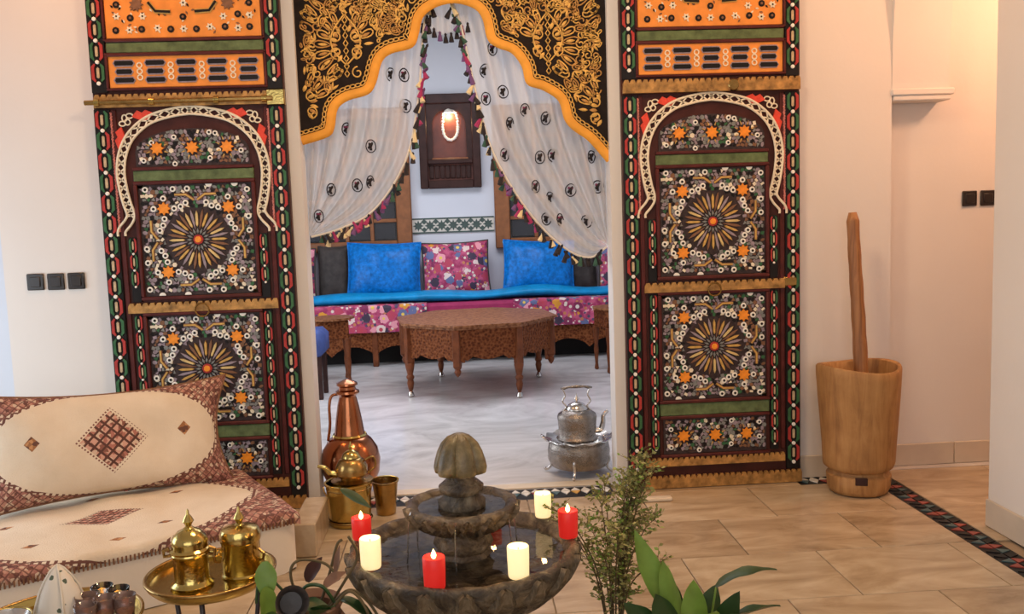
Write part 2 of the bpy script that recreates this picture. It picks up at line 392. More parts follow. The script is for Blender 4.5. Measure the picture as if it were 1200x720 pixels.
def thing(name, label, cat, loc=(0, 0, 0), rz=0, group=None, kind=None):
    o = bpy.data.objects.new(name, None); COL.objects.link(o); o.location = loc; o.rotation_euler = (0, 0, rz)
    o.empty_display_size = .05
    return tag(o, label, cat, group, kind)
def struct(name, mb, mats, label=None, smooth=30):
    return tag(mb.build(name, mats, None, smooth), label, None, None, 'structure')
def circle(cx, cz, r, n=16, a0=0, a1=2*PI, rz=None):
    return [(cx+r*math.cos(a0+(a1-a0)*i/n), cz+(rz or r)*math.sin(a0+(a1-a0)*i/n)) for i in range(n if abs(a1-a0-2*PI) < 1e-6 else n+1)]
def spline(pts, n=8):
    P = [Vector(p) for p in pts]; out = []
    for i in range(len(P)-1):
        p0 = P[max(i-1, 0)]; p1 = P[i]; p2 = P[i+1]; p3 = P[min(i+2, len(P)-1)]
        for k in range(n):
            t = k/n; out.append(.5*((2*p1)+(p2-p0)*t+(2*p0-5*p1+4*p2-p3)*t*t+(3*p1-p0-3*p2+p3)*t**3))
    out.append(P[-1]); return out
def star(cx, cz, r1, r2, n=8, a0=0):
    return [(cx+(r1 if i % 2 == 0 else r2)*math.cos(a0+PI*i/n), cz+(r1 if i % 2 == 0 else r2)*math.sin(a0+PI*i/n)) for i in range(2*n)]
# ================================================================== the setting
XL, XR = -2.36, 2.354          # edges of the main wall
OP = 0.812                     # half width of the opening
TH = 0.15
m = MB()
m.box(XL, -OP, 0, TH, 0, 3.5); m.box(OP, XR, 0, TH, 0, 3.5); m.box(-OP, OP, 0, TH, 2.86, 3.5)
struct('wall_back', m, 'plaster', 'cream plaster wall with a wide doorway between carved doors')
m = MB().box(-3.75, XL+.02, .5, .65, 0, 3.5).box(XL, XL+.15, TH+.001, .5, 0, 3.5)
struct('wall_recess', m, 'plaster_white', 'pale plaster wall set back beside the cream wall')
m = MB().box(-3.75, -3.6, -7.3, -2.2, 0, 3.5).box(-3.75, -3.6, -.2, .5, 0, 3.5).box(-3.75, -3.6, -2.2, -.2, 0, .35).box(-3.75, -3.6, -2.2, -.2, 2.3, 3.5)
struct('wall_left', m, 'plaster_white', 'white plaster side wall with a window')
m = MB().box(-3.6, -2.75, -7.3, -7.15, 0, 3.5).box(1.55, 2.75, -7.3, -7.15, 0, 3.5).box(-2.75, 1.55, -7.3, -7.15, 0, .7).box(-2.75, 1.55, -7.3, -7.15, 3.1, 3.5)
struct('wall_front', m, 'plaster_white', 'white plaster wall facing the doors, with a broad window')
# pier and narrow arch on the corridor side
m = MB().box(2.40, 2.75, -7.15, -.87, 0, 3.5)
struct('wall_right', m, 'plaster', 'white pier at the corridor edge')
m = MB(); 
fs = []
N_ = 9
# faces of the spandrel as strips between curve and ceiling
vs = []
for xx in (XR, 2.672):
    for i in range(N_):
        a = PI*i/16; y = -.45+.45*math.cos(a); vs += [(xx, y, 2.125+1.34*math.sin(a)), (xx, y, 3.5)]
o2 = 2*N_
for i in range(N_-1):
    a = 2*i; fs += [(a, a+1, a+3, a+2), (o2+a+2, o2+a+3, o2+a+1, o2+a), (a, a+2, o2+a+2, o2+a)]
m.add(vs, fs); m.box(XR, 2.672, -.001, .13, 2.125, 3.5)
struct('wall_arch', m, 'plaster', 'cream plaster arch springing over the corridor entrance')
tag(MB().box(XR-.004, 2.70, -.012, .129, 2.088, 2.124, ch=.006).box(XR+.008, 2.685, -.004, .129, 2.06, 2.088, ch=.006).build('trim_1', 'plaster'), 'small plaster ledge under the springing of the corridor arch', None, None, 'structure')
m = MB().box(XR, 4.6, .131, .28, 0, 3.5)
struct('wall_corridor', m, 'plaster', 'cream corridor wall in warm lamplight')
m = MB().box(4.6, 4.75, -7.3, .28, 0, 3.5)
struct('wall_corridor_end', m, 'plaster', 'far end wall of the corridor')
m = MB().box(-3.75, 4.75, -7.3, .65, 3.5, 3.62)
struct('ceiling', m, 'ceiling_white', 'pale flat ceiling over the fountain hall')
# salon shell
m = MB().box(-3.15, 3.15, 5.40, 5.55, 0, 3.5)
struct('wall_salon_back', m, 'plaster_white', 'white far wall of the salon behind the blue cushions')
m = MB().box(-3.15, -3.0, .66, 1.2, 0, 3.5).box(-3.15, -3.0, 3.2, 5.4, 0, 3.5).box(-3.15, -3.0, 1.2, 3.2, 0, .8).box(-3.15, -3.0, 1.2, 3.2, 2.5, 3.5)
struct('wall_salon_left', m, 'plaster_white', 'white side wall of the salon with a window')
m = MB().box(3.0, 3.15, .29, 5.4, 0, 3.5)
struct('wall_salon_right', m, 'plaster_white', 'plain white side wall of the salon')
m = MB().box(-3.15, 3.15, .66, 5.55, 3.5, 3.62).box(-2.2, 2.3, TH+.001, .65, 3.5, 3.62)
struct('ceiling_salon', m, 'ceiling_white', 'pale salon ceiling')
m = MB().box(-3.15, 3.15, .06, 5.55, -.1, 0)
struct('floor_salon', m, 'grey_marble', 'polished grey veined marble floor of the salon')

# main floor: bed plus single travertine tiles
fl = struct('floor', MB().box(-3.75, 4.75, -7.3, .055, -.12, -.012), 'grout', 'polished brown travertine tile floor of the hall')
TX, TY = .60, .465
tile_cache = {}
def slab(x0, x1, y0, y1, parent=fl, mat='travertine', name='tile', ht=.012):
    k = (round(x1-x0, 4), round(y1-y0, 4), mat)
    if k not in tile_cache:
        a, b = (x1-x0)/2, (y1-y0)/2
        tile_cache[k] = MB().box(-a, a, -b, b, -ht+.0005, 0, ch=.0022).mesh(name, mat, 20)
    return put(name, tile_cache[k], parent, ((x0+x1)/2, (y0+y1)/2, 0))
G = .0022
SX0 = 2.195; SX1 = 2.325      # corridor mosaic strip
r = 0; y = -.125
while y > -4.2:
    x = -3.05+(TX/2 if r % 2 else 0)+.35
    while x < SX0:
        x1 = min(x+TX, SX0)
        if x1-x > .03: slab(x+G, x1-G, y-TY+G, y-G)
        x += TX
    x = SX1
    if y-TY > -1.1:
        while x < 4.3:
            slab(x+G, x+TX-G, y-TY+G, y-G); x += TX
    y -= TY; r += 1
slab(SX1+G, SX1+TX-G, -.125+G, .055-G); slab(SX1+TX+G, SX1+2*TX-G, -.125+G, .055-G)
slab(-3.3, -OP-.03, -.125+G, .05)
slab(OP+.03, 1.80, -.125+G, .05)
# mosaic strips of single tesserae
trim_t = tag(MB().box(-.78, .78, -.123, .06, -.02, -.004).build('trim_2', 'black_paint'), 'mosaic strip with dark and white triangles across the salon threshold', None, None, 'structure')
trim_c = tag(MB().box(SX0+.002, SX1-.002, -4.2, .05, -.02, -.004).box(1.80, SX0+.003, -.123, .05, -.02, -.004).build('trim_3', 'black_paint'), 'dark mosaic strip along the corridor edge of the floor', None, None, 'structure')
def tess(key, pts, mat):
    if key not in tile_cache: tile_cache[key] = MB().prism(pts, -.0045, .0005).mesh('tessera', mat, 20)
    return tile_cache[key]
p_ = .055
tm = ['tess_white', 'tess_teal', 'tess_ochre', 'black_paint', 'tess_red']
def strip_tess(parent, x0, x1, yc, hw, along='x', seq=(0, 1, 0, 2, 0, 1, 0, 4)):
    k = 0; t = x0
    while t+p_ <= x1+1e-6:
        for sgn in (1, -1):
            mi = seq[(k*2+(sgn < 0)) % len(seq)] if sgn > 0 else seq[(k+3) % len(seq)]
            tri = [(-p_*.46, -hw*.92*0+.004), (p_*.46, .004), (0, hw*.92)]
            if sgn < 0: tri = [(-x_, -y_) for x_, y_ in tri]
            o = put('tessera', tess(('t', sgn, hw, mi), tri, tm[mi]), parent)
            if along == 'x': o.location = (t+p_/2, yc, 0)
            else: o.location = (yc, t+p_/2, 0); o.rotation_euler = (0, 0, PI/2)
        k += 1; t += p_
strip_tess(trim_t, -.77, .77, -.010, .060)
strip_tess(trim_c, -1.75, -.13, (SX0+SX1)/2, .058, 'y', (1, 4, 3, 4, 3, 1, 4, 3))
strip_tess(trim_c, 1.82, 2.15, -.05, .055, 'x', (0, 4, 0, 1))
# cream sill slab of the doorway
tag(MB().box(-.775, .775, .061, .15, .0005, .006, ch=.002).build('trim_4', 'marble_cream'), 'cream marble sill behind the threshold mosaic', None, None, 'structure')
# skirting
def skirting(name, segs, label):
    r_ = thing(name, label, None, kind='structure')
    for (x0, x1, y0, y1) in segs: MB().box(x0, x1, y0, y1, .001, .128, ch=.004).build('skirting_tile', 'skirting', r_)
skirting('baseboard_right', [(1.84, 2.10, -.014, -.001), (2.102, 2.353, -.014, -.001)], 'beige skirting tiles behind the wooden mortar')
skirting('baseboard_corridor', [(2.37, 2.80, .116, .130), (2.803, 3.23, .116, .130), (3.233, 3.66, .116, .130)], 'beige skirting tiles along the corridor wall')
skirting('baseboard_pier', [(2.384, 2.399, -1.42, -.87), (2.384, 2.399, -1.95, -1.423)], 'beige skirting tiles at the foot of the white pier')
skirting('baseboard_left', [(XL, -1.84, -.014, -.001)], 'beige skirting tile behind the banquette')
# tiled frieze on the salon wall
fz = tag(MB().box(-.50, .42, 5.388, 5.399, 1.355, 1.525).build('trim_5', 'tess_white'), 'dark green and white tiled frieze on the salon wall', None, None, 'structure')
simple('frieze_green', (.05, .085, .075), .3, var=.25)
ft = MB().plate(star(0, 0, .062, .034, 8), 0, -.006).mesh('frieze_tile', 'frieze_green', 20)
f2 = MB().plate([(-.034, 0), (0, -.03), (.034, 0), (0, .03)], 0, -.006).mesh('frieze_tile', 'frieze_green', 20)
fb = MB().box(-.46, .46, -.007, 0, -.008, .008).mesh('frieze_border', 'frieze_green', 20)
for k in range(7):
    put('frieze_tile', ft, fz, (-.04+(k-3)*.131, 5.388, 1.44))
for k in range(6):
    for dz in (-.045, .045): put('frieze_tile', f2, fz, (-.04+(k-2.5)*.131, 5.388, 1.44+dz))
for z in (1.362, 1.518): put('frieze_border', fb, fz, (-.04, 5.388, z))

# ================================================================== carved door leaves
W = .955; DH = 3.1; Y0 = -.046
simple('tan_paint', (.55, .42, .26), .5, var=.2, scale=60)
simple('panel_dark', (.045, .030, .030), .5, var=.4, scale=60)
simple('pale_gold_paint', (.70, .52, .22), .4, .2, var=.2, scale=60)
cache = {}
def piece(name, key, fn, mats, parent, loc=(0, 0, 0), rot=(0, 0, 0)):
    if key not in cache: cache[key] = fn().mesh(name, mats, 35)
    return put(name, cache[key], parent, loc, rot)
def tesserae(wd, ht, mask, seed):
    """small inlay chips that fill a panel, one joined mesh"""
    rnd = random.Random(seed); m = MB(); s_ = .0215; nx = int(wd/s_); nz = int(ht/(s_*.87))
    for j in range(nz+1):
        for i in range(nx+1):
            x = -wd/2+(i+.5*(j % 2)+.25)*s_+rnd.uniform(-.002, .002); z = -ht/2+(j+.4)*s_*.87
            if abs(x) > wd/2-.008 or abs(z) > ht/2-.008 or not mask(x, z): continue
            q = rnd.random(); m.mat(0 if q < .30 else 1 if q < .52 else 2 if q < .68 else 3 if q < .80 else 4 if q < .90 else 5)
            R_ = s_*(.50+.10*rnd.random()); a0 = rnd.random()*PI; k = rnd.choice((3, 4, 4, 6)); st_ = rnd.choice((1, .6, .75)); a1 = math.atan2(z, x)+rnd.choice((0, PI/4, PI/2)); ca, sa = math.cos(a1), math.sin(a1)
            pl = [(1.12*R_*math.cos(PI/k+2*PI*t/k), 1.12*R_*st_*math.sin(PI/k+2*PI*t/k)) for t in range(k)]
            m.plate([(x+u*ca-v*sa, z+u*sa+v*ca) for u, v in pl], 0, -.0028)
    return m
CHIPS = ['lavender_paint', 'grey_paint', 'black_paint', 'brown_paint', 'leaf_green_paint', 'cream_paint']
def ring(m, x, z, r=.0155, d=-.0055, n=10):
    m.mat(0).plate(circle(x, z, r, n), 0, d, .001); m.mat(1).plate(circle(x, z, r*.48, 6), d, d-.0015)
def bent_bar(L=.07, w_=.011):
    a = math.radians(45); hw = w_/2
    c = [(-L*.8, -L*.42), (-L*.25, 0.0), (L*.25, 0.0), (L*.8, -L*.42)][:]
    c = [(-L*.62, -L*.40), (-.004, 0.0), (L*.75, 0.0)]
    m = MB(); m.mat(0).tube([(p[0], -.002, p[1]) for p in c], .0115, 4, flat=.4); m.mat(1).tube([(p[0], -.006, p[1]) for p in c], .0058, 4, flat=.6)
    return m
def square_panel(leaf, cx, cz, tint):
    p = MB().box(-.2865, .2865, -.006, 0, -.2855, .2855).build('rosette_panel', 'panel_dark', leaf, loc=(cx, Y0, cz)); yb = -.006
    # raised maroon moulding
    fr = MB()
    for (a, b, c, d) in ((-.305, .305, .287, .305), (-.305, .305, -.305, -.287), (-.305, -.287, -.287, .287), (.287, .305, -.287, .287)): fr.box(a, b, -.022, 0, c, d, ch=.004)
    fr.build('panel_moulding', 'maroon_wood', p)
    if 'chips' not in cache:
        cache['chips'] = tesserae(.568, .566, lambda x, z: math.hypot(x, z) > .168 and all(math.hypot(x-a*.163, z-b*.163) > .034 for a in (-1, 1) for b in (-1, 1)), 3).mesh('inlay_chips', CHIPS, 0)
    tag(put('inlay_chips', cache['chips'], p, (0, yb, 0)), kind='stuff')
    # hub
    piece('rosette_hub', 'hub', lambda: MB().mat(0).plate(circle(0, 0, .026, 8), 0, -.008, .002).mat(1).plate(circle(0, 0, .017, 8, PI/8, PI/8+2*PI), -.008, -.012, .002), ['red_paint', 'star_orange'], p, (0, yb, 0))
    piece('rosette_disc', 'disc', lambda: MB().plate(circle(0, 0, .162, 32), 0, -.0015), 'panel_dark', p, (0, yb, 0))
    def petal(): return MB().plate([(0, .066), (.0055, .076), (.0062, .130), (0, .148), (-.0062, .130), (-.0055, .076)], 0, -.009, .002)
    def petal2(): return MB().plate([(0, .050), (.0055, .085), (.0068, .130), (0, .158), (-.0068, .130), (-.0055, .085)], 0, -.005, .002)
    def pet3(): return MB().plate([(0, .030), (.006, .042), (0, .060), (-.006, .042)], 0, -.006, .001)
    for k in range(16):
        a = 2*PI*k/16
        piece('petal', 'petal%d' % ((k*5+tint) % 3 == 0), petal, 'gold_paint' if (k*5+tint) % 3 else 'pale_gold_paint', p, (0, yb-.0015, 0), (0, a, 0))
        piece('petal', 'petalb%d' % (k % 2), petal2, 'lavender_paint' if k % 2 else 'brown_paint', p, (0, yb-.0015, 0), (0, a+PI/16, 0))
        piece('petal', 'petalc', pet3, 'grey_paint', p, (0, yb-.0015, 0), (0, a, 0))
    for i, (sx, sz) in enumerate(((-1, -1), (1, -1), (1, 1), (-1, 1))):
        piece('inlay_star', 'star', lambda: MB().plate(star(0, 0, .036, .023, 8), 0, -.009, .002), 'star_orange', p, (sx*.163, yb, sz*.163))
    for k in range(8):
        a = k//2*PI/2
        # bent gold bars beyond the circle, two on each side
        o = piece('bent_bar', 'bent%d' % (k % 2), bent_bar if k % 2 else (lambda: bent_mirror()), ['brown_paint', 'gold_paint'], p)
        s_ = 1 if k % 2 else -1
        x, z = s_*.052, .232
        o.location = (x*math.cos(a)+z*math.sin(a), yb-.001, -x*math.sin(a)+z*math.cos(a)); o.rotation_euler = (0, a, 0)
    if 'rings' not in cache:
        rg = MB()
        for q in range(4):
            a = q*PI/2; ca, sa = math.cos(a), math.sin(a)
            for (x, z) in ((.163, .215), (.163, .111), (.215, .163), (.111, .163), (.052, .190), (.078, .172), (-.078, .172)[:2], (.190, .052), (.262, .25), (.262, .112), (.262, .04), (.20, .274), (.07, .274)):
                rg_x, rg_z = x*ca+z*sa, -x*sa+z*ca
                if abs(rg_x) < .272 and abs(rg_z) < .272: ring(rg, rg_x, rg_z)
                elif abs(rg_x) < .28: rg.mat(0).plate([(rg_x+.017*math.cos(t), (1 if rg_z > 0 else -1)*(.283-.016*abs(math.sin(t)))) for t in [PI*i/6 for i in range(7)]], 0, -.005)
        cache['rings'] = rg.mesh('inlay_rings', ['white_paint', 'black_paint'], 30)
    tag(put('inlay_rings', cache['rings'], p, (0, yb, 0)), kind='stuff')
    return p
def bent_mirror():
    m = bent_bar(); m.v = [(-x, y, z) for x, y, z in m.v]; m.f = [f[::-1] for f in m.f]; return m
def star_panel(leaf, cz, hh, arched):
    if arched:
        pts = [(-.285, -hh)]+[(.285, -hh)]+[(.285*math.cos(t), -hh*.15+hh*1.15*math.sin(t)) for t in [PI*i/16 for i in range(0, 17)]]
        inside = lambda x, z: (x/.275)**2+((z+hh*.15)/(hh*1.08))**2 < 1 or z < -hh*.2
    else:
        pts = [(-.285, -hh), (.285, -hh), (.285, hh), (-.285, hh)]; inside = lambda x, z: True
    p = MB().plate(pts, 0, -.006).build('star_panel', 'panel_dark', leaf, loc=(W/2, Y0-.001, cz))
    xs = (-.175, 0, .175)
    ch = tesserae(.565, 2*hh-.005, lambda x, z: inside(x, z) and all(math.hypot(x-a, z) > .036 for a in xs), 5)
    tag(ch.build('inlay_chips', CHIPS, p, 0, loc=(0, -.006, 0)), kind='stuff')
    for a in xs: piece('inlay_star', 'star', None, None, p, (a, -.006, 0))
    gd = MB()
    for a in xs:
        for k in range(8):
            t = 2*PI*(k+.5)/8; gd.add([], []); gd.plate([(a+.04*math.cos(t)-.004*math.sin(t), .04*math.sin(t)+.004*math.cos(t)), (a+.04*math.cos(t)+.004*math.sin(t), .04*math.sin(t)-.004*math.cos(t)), (a+.062*math.cos(t), .062*math.sin(t))], 0, -.006)
    tag(gd.build('star_rays', 'gold_paint', p, 30, loc=(0, -.006, 0)), kind='stuff')
    rg = MB()
    for (x, z) in ((-.245, -.06), (-.0875, .055), (.0875, -.055), (.245, -.02), (-.245, .04) if not arched else (-.2, .03), (.09, .075), (-.09, -.08), (.245, .06) if not arched else (.12, .07)):
        if abs(z) < hh-.015: ring(rg, x, z, .0135)
    tag(rg.build('inlay_rings', ['white_paint', 'black_paint'], p, 30, loc=(0, -.006, 0)), kind='stuff')
def border_column(leaf, x, z0, z1, w_, parity, pitch=.1055):
    base = MB().box(-w_/2, w_/2, -.012, 0, z0, z1, ch=.002).build('border_strip', 'black_paint', leaf, loc=(x, Y0, 0))
    n = int((z1-z0)/pitch); a = w_*.40; b = w_*.13; h = pitch*.5
    b = w_*.085
    def side(s_): return lambda: MB().plate([(s_*a*.50, -h*.88), (s_*a, -h*.58), (s_*a, h*.58), (s_*a*.50, h*.88), (s_*a*.36, h*.74), (s_*a*.56, h*.48), (s_*a*.56, -h*.48), (s_*a*.36, -h*.74)], 0, -.007)
    for k in range(n):
        zc = z1-(k+.5)*pitch
        for s_ in (-1, 1):
            col = 'red_paint' if (k+parity+(s_ > 0)) % 2 else 'leaf_green_paint'
            piece('border_link', ('bl', w_, s_, col), side(s_), col, base, (0, -.012, zc))
        piece('border_slat', ('bs', w_), lambda: MB().plate([(0, -h*.52), (b, -h*.42), (b, h*.42), (0, h*.52), (-b, h*.42), (-b, -h*.42)], 0, -.006, .001), 'tan_paint', base, (0, -.012, zc))
        piece('border_stud', ('st', w_), lambda: MB().plate(circle(0, 0, w_*.135, 8), 0, -.009, .002), 'white_paint', base, (0, -.012, zc-h))
def serrated(x0, x1, z0, z1, n, th=.016, amp=.015):
    pts = [(x0, z0), (x1, z0)]
    for k in range(n):
        t1 = x1+(x0-x1)*k/n; t2 = x1+(x0-x1)*(k+.5)/n; t3 = x1+(x0-x1)*(k+1)/n
        pts += [(t1, z1-amp), (t1*.7+t2*.3, z1), (t2*.7+t3*.3, z1), (t3*.85+t2*.15, z1-amp)]
    return MB().plate(pts, 0, -th)
def arch_curve(off, n=60):
    """centre line of the horseshoe arch, off = sideways offset (outwards)"""
    pts = [(.375, 1.478), (.372, 1.505), (.338, 1.545), (.322, 1.585), (.338, 1.65), (.352, 1.73), (.356, 1.81), (.338, 1.90), (.29, 1.985), (.20, 2.055), (.085, 2.088), (0, 2.098)]
    cv = spline([Vector((p[0], 0, p[1])) for p in pts], 6)
    out = []
    for i, p in enumerate(cv):
        a = cv[max(i-1, 0)]; b = cv[min(i+1, len(cv)-1)]; t = (b-a).normalized(); nrm = Vector((t.z, 0, -t.x))
        if i == len(cv)-1: nrm = Vector((0, 0, 1))
        out.append(p+nrm*off)
    return out
def make_leaf(name, x0, label, variant):
    L = thing(name, label, 'door', (x0, -.003, 0), kind='structure')
    MB().box(0, W, Y0, 0, 0, DH, ch=.004).build('door_board', 'dark_wood', L)
    cw = .078
    for xx, par in ((cw/2+.003, 0), (W-cw/2-.003, 1)):
        border_column(L, xx, 2.20, DH-.01, cw, par); border_column(L, xx, .075 if variant else .03, 2.118, cw, par+1)
    for xx, par in ((.148, 0), (W-.148, 1)):
        border_column(L, xx, 1.135, 1.47, .046, par, .085); border_column(L, xx, .19, 1.07, .046, par, .085)
    # plain maroon stiles beside the arch
    for xx in (.098, W-.098): MB().box(xx-.012, xx+.012, -.008, 0, .19, 2.115, ch=.003).build('stile', 'maroon_wood', L, loc=(0, Y0, 0))
    # green rails
    for (z0, z1, xa, xb) in ((2.394, 2.446, .088, W-.088), (1.751, 1.806, .175, W-.175), (.402, .468, .175, W-.175)):
        MB().box(xa, xb, -.014, 0, z0, z1, ch=.004).build('green_rail', 'green_paint', L, loc=(0, Y0, 0))
        for zz in (z0-.009, z1+.009): MB().box(xa, xb, -.020, 0, zz-.008, zz+.008, ch=.003).build('rail_moulding', 'maroon_wood', L, loc=(0, Y0, 0))
    square_panel(L, W/2, 1.4475, variant); square_panel(L, W/2, .774, variant+1)
    star_panel(L, 1.916, .098, True); star_panel(L, .286, .098, False)
    for z in (.178, .392): MB().box(.175, W-.175, -.018, 0, z-.008, z+.008, ch=.003).build('rail_moulding', 'maroon_wood', L, loc=(0, Y0, 0))
    # metal bars
    serrated(.09, W-.09, .122, .170, 26).build('brass_strip', 'old_brass_plate', L, loc=(0, Y0, 0))
    serrated(.085 if variant else .0, W, .004, .072, 28).build('brass_strip', 'old_brass_plate', L, loc=(0, Y0-.012, 0))
    serrated(.10, W-.09, 1.078, 1.130, 22, .022).build('brass_strip', 'old_brass_plate', L, loc=(0, Y0, 0))
    ringm = MB().tube([(.035*math.cos(t), -.012-.004*math.sin(t), .035*math.sin(t)) for t in [2*PI*i/16 for i in range(16)]], .0045, 6, True)
    ringm.build('ring_pull', 'aged_brass', L, loc=(W/2, Y0-.02, 1.085))
    if variant == 0:
        serrated(.01, W-.05, 2.125, 2.19, 28, .014).build('brass_strip', 'old_brass_plate', L, loc=(0, Y0-.01, 0))
        MB().tube([(-.03, -.03, 2.150), (.9, -.03, 2.150)], .013, 8).build('bolt_rod', 'aged_brass', L, loc=(0, Y0, 0))
        for xx in (.03, .30, .62, .86): MB().tube([(xx-.012, -.03, 2.15), (xx+.012, -.03, 2.15)], .019, 10).build('bolt_collar', 'brass', L, loc=(0, Y0, 0))
        MB().plate([(W-.085, 2.118), (W+.004, 2.118), (W+.004, 2.195), (W-.085, 2.195)], 0, -.03, .004).build('bolt_plate', 'brass', L, loc=(0, Y0, 0))
    else:
        serrated(.005, W*.60, 2.128, 2.196, 17, .024, .016).build('brass_strip', 'old_brass_plate', L, loc=(0, Y0-.006, 0))
        serrated(W*.64, W-.005, 2.128, 2.196, 10, .024, .016).build('brass_strip', 'old_brass_plate', L, loc=(0, Y0-.006, 0))
        MB().plate(circle(W*.62, 2.160, .03, 12), 0, -.034, .004).build('hasp', 'aged_brass', L, loc=(0, Y0, 0))
        MB().box(W-.10, W-.02, -.02, 0, 1.085, 1.135, ch=.006).build('hasp', 'aged_brass', L, loc=(0, Y0, 0))
    # horseshoe arch band of open lattice
    for s_ in (-1, 1):
        def fl_(cv): return [Vector((s_*p.x, p.y, p.z)) for p in cv]
        b = MB().tube(fl_(arch_curve(.026)), .0065, 6).tube(fl_(arch_curve(-.012)), .0065, 6).build('arch_edging', 'cream_paint', L, loc=(W/2, Y0-.012, 0))
        lo, hi = arch_curve(-.012), arch_curve(.026); mid = len(lo)
        z1_, z2_ = [], []
        for i in range(16, mid):
            k = ((i-16) % 6)/6.0; tri = abs(2*k-1)
            z1_.append(lo[i].lerp(hi[i], tri)); z2_.append(lo[i].lerp(hi[i], 1-tri))
        MB().tube(fl_(z1_), .005, 4).tube(fl_(z2_), .005, 4).build('arch_lattice', 'cream_paint', L, loc=(W/2, Y0-.010, 0))
        # carved spandrel ornament: red flame leaves and a pale knot
        def leafp(x, z, L_, w_, a):
            c, q = math.cos(a), math.sin(a); pr = [(0, 0), (.25, .5), (.45, .28), (.6, .5), (1, .1), (.75, -.15), (.55, -.42), (.3, -.3)]
            return [(x+(u*L_)*c-(v*w_)*q, z+(u*L_)*q+(v*w_)*c) for u, v in pr]
        MB().plate([(s_*p[0], p[1]) for p in leafp(.290, 2.078, -.120, .060, -.06)], 0, -.012, .002).build('flame_leaf', 'scarlet_paint', L, loc=(W/2, Y0, 0))
        MB().plate([(s_*p[0], p[1]) for p in leafp(.345, 2.030, .12, .055, -PI/2+.12)], 0, -.012, .002).build('flame_leaf', 'scarlet_paint', L, loc=(W/2, Y0, 0))
        kn = MB()
        for (x, z, rx, rz) in ((.300, 2.083, .017, .012), (.326, 2.072, .012, .017), (.338, 2.045, .016, .012), (.312, 2.052, .014, .014)):
            kn.tube([(s_*(x+rx*math.cos(t)), -.008, z+rz*math.sin(t)) for t in [2*PI*i/12 for i in range(12)]], .0038, 5, True)
        kn.build('spandrel_knot', 'cream_paint', L, loc=(W/2, Y0, 0))
        # twisted rope moulding
        rp = MB()
        for ph in (0, PI): rp.tube([(s_*(.392)+.0045*math.cos(t*2.2+ph), -.007+.0045*math.sin(t*2.2+ph), 1.50+t*.0102) for t in range(0, 60)], .0042, 5)
        rp.build('rope_moulding', 'rose_paint', L, loc=(W/2, Y0, 0))
    # orange lattice panel
    lp = MB().box(-.385, .385, -.010, 0, -.080, .080, ch=.003).build('orange_panel', 'orange_paint', L, loc=(W/2, Y0, 2.302))
    fr = MB()
    for (a, b, c, d) in ((-.40, .40, .081, .093), (-.40, .40, -.093, -.081), (-.40, -.386, -.081, .081), (.386, .40, -.081, .081)): fr.box(a, b, -.018, 0, c, d, ch=.003)
    fr.build('panel_moulding', 'maroon_wood', lp)
    def slot(l_): return lambda: MB().mat(0).plate([(-l_, 0), (-l_+.012, .0175), (l_-.012, .0175), (l_, 0), (l_-.012, -.0175), (-l_+.012, -.0175)], 0, -.004).mat(1).plate([(-l_+.008, 0), (-l_+.013, .0115), (l_-.013, .0115), (l_-.006, 0), (l_-.013, -.0115), (-l_+.013, -.0115)], -.004, -.0055)
    per = .154
    for k in range(-2, 3):
        for z, dx, l_ in ((.042, 0, .055), (-.042, 0, .055), (0, .0, .047)):
            piece('lattice_slot', ('sl', l_), slot(l_), ['lavender_paint', 'black_paint'], lp, (k*per, -.010, z))
        if k < 2:
            for z, dx in ((.030, per/2), (-.030, per/2), (0, per/2)):
                o = piece('lattice_ring', 'lring', lambda: MB().tube([(.0125*math.cos(t), -.002, .0125*math.sin(t)) for t in [2*PI*i/10 for i in range(10)]], .0042, 4, True), 'cream_paint', lp, (k*per+dx, -.010, z))
    # orange top panel with painted stars and studs
    tp = MB().box(-.385, .385, -.010, 0, -.30, .30, ch=.003).build('orange_panel', 'orange_paint', L, loc=(W/2, Y0, 2.765))
    fr = MB()
    for (a, b, c, d) in ((-.40, .40, .301, .315), (-.40, .40, -.312, -.301), (-.40, -.386, -.301, .301), (.386, .40, -.301, .301)): fr.box(a, b, -.018, 0, c, d, ch=.003)
    fr.build('panel_moulding', 'maroon_wood', tp)
    rnd = random.Random(4)
    spots = [(x, z) for z in (-.255, -.195, -.135, -.07, 0, .07, .14, .21, .265) for x in (-.33, -.265, -.20, -.135, -.068, 0, .068, .135, .20, .265, .33)]
    dk = MB()
    for i, (x, z) in enumerate(spots):
        if abs(abs(x)-.225) < .045 and abs(z+.135) < .04: continue
        if .06 < abs(x) < .19 and -.215 < z < -.10: continue
        x += rnd.uniform(-.008, .008); z += rnd.uniform(-.006, .006)
        if i % 2 == 0: dk.mat(0).plate(circle(x, z, .0175, 9), 0, -.004, .001); dk.mat(2).plate(circle(x, z, .007, 6), -.004, -.005)
        else: dk.mat(1).plate(star(x, z, .021, .012, 6), 0, -.004, .001); dk.mat(0).plate(circle(x, z, .005, 6), -.004, -.0055)
    for i in range(150):
        x, z = rnd.uniform(-.36, .36), rnd.uniform(-.28, .28); a = rnd.random()*PI
        dk.mat(rnd.choice((0, 1, 2))).plate([(x+.010*math.cos(a+t)*(.5 if k % 2 else 1), z+.010*math.sin(a+t)*(.5 if k % 2 else 1)) for k, t in enumerate((0, PI/2, PI, 3*PI/2))], 0, -.003)
    tag(dk.build('painted_studs', ['black_paint', 'cream_paint', 'brown_paint'], tp, 30, loc=(0, -.010, 0)), kind='stuff')
    for s_ in (-1, 1):
        piece('painted_star', 'pstar', lambda: MB().plate(star(0, 0, .036, .024, 9), 0, -.006, .002), 'brown_paint', tp, (s_*.225, -.010, -.135))
        o = piece('bent_bar', 'obent%d' % s_, (lambda: big_bent(s_)), ['gold_paint', 'black_paint'], tp, (s_*.115, -.010, -.17))
    return L
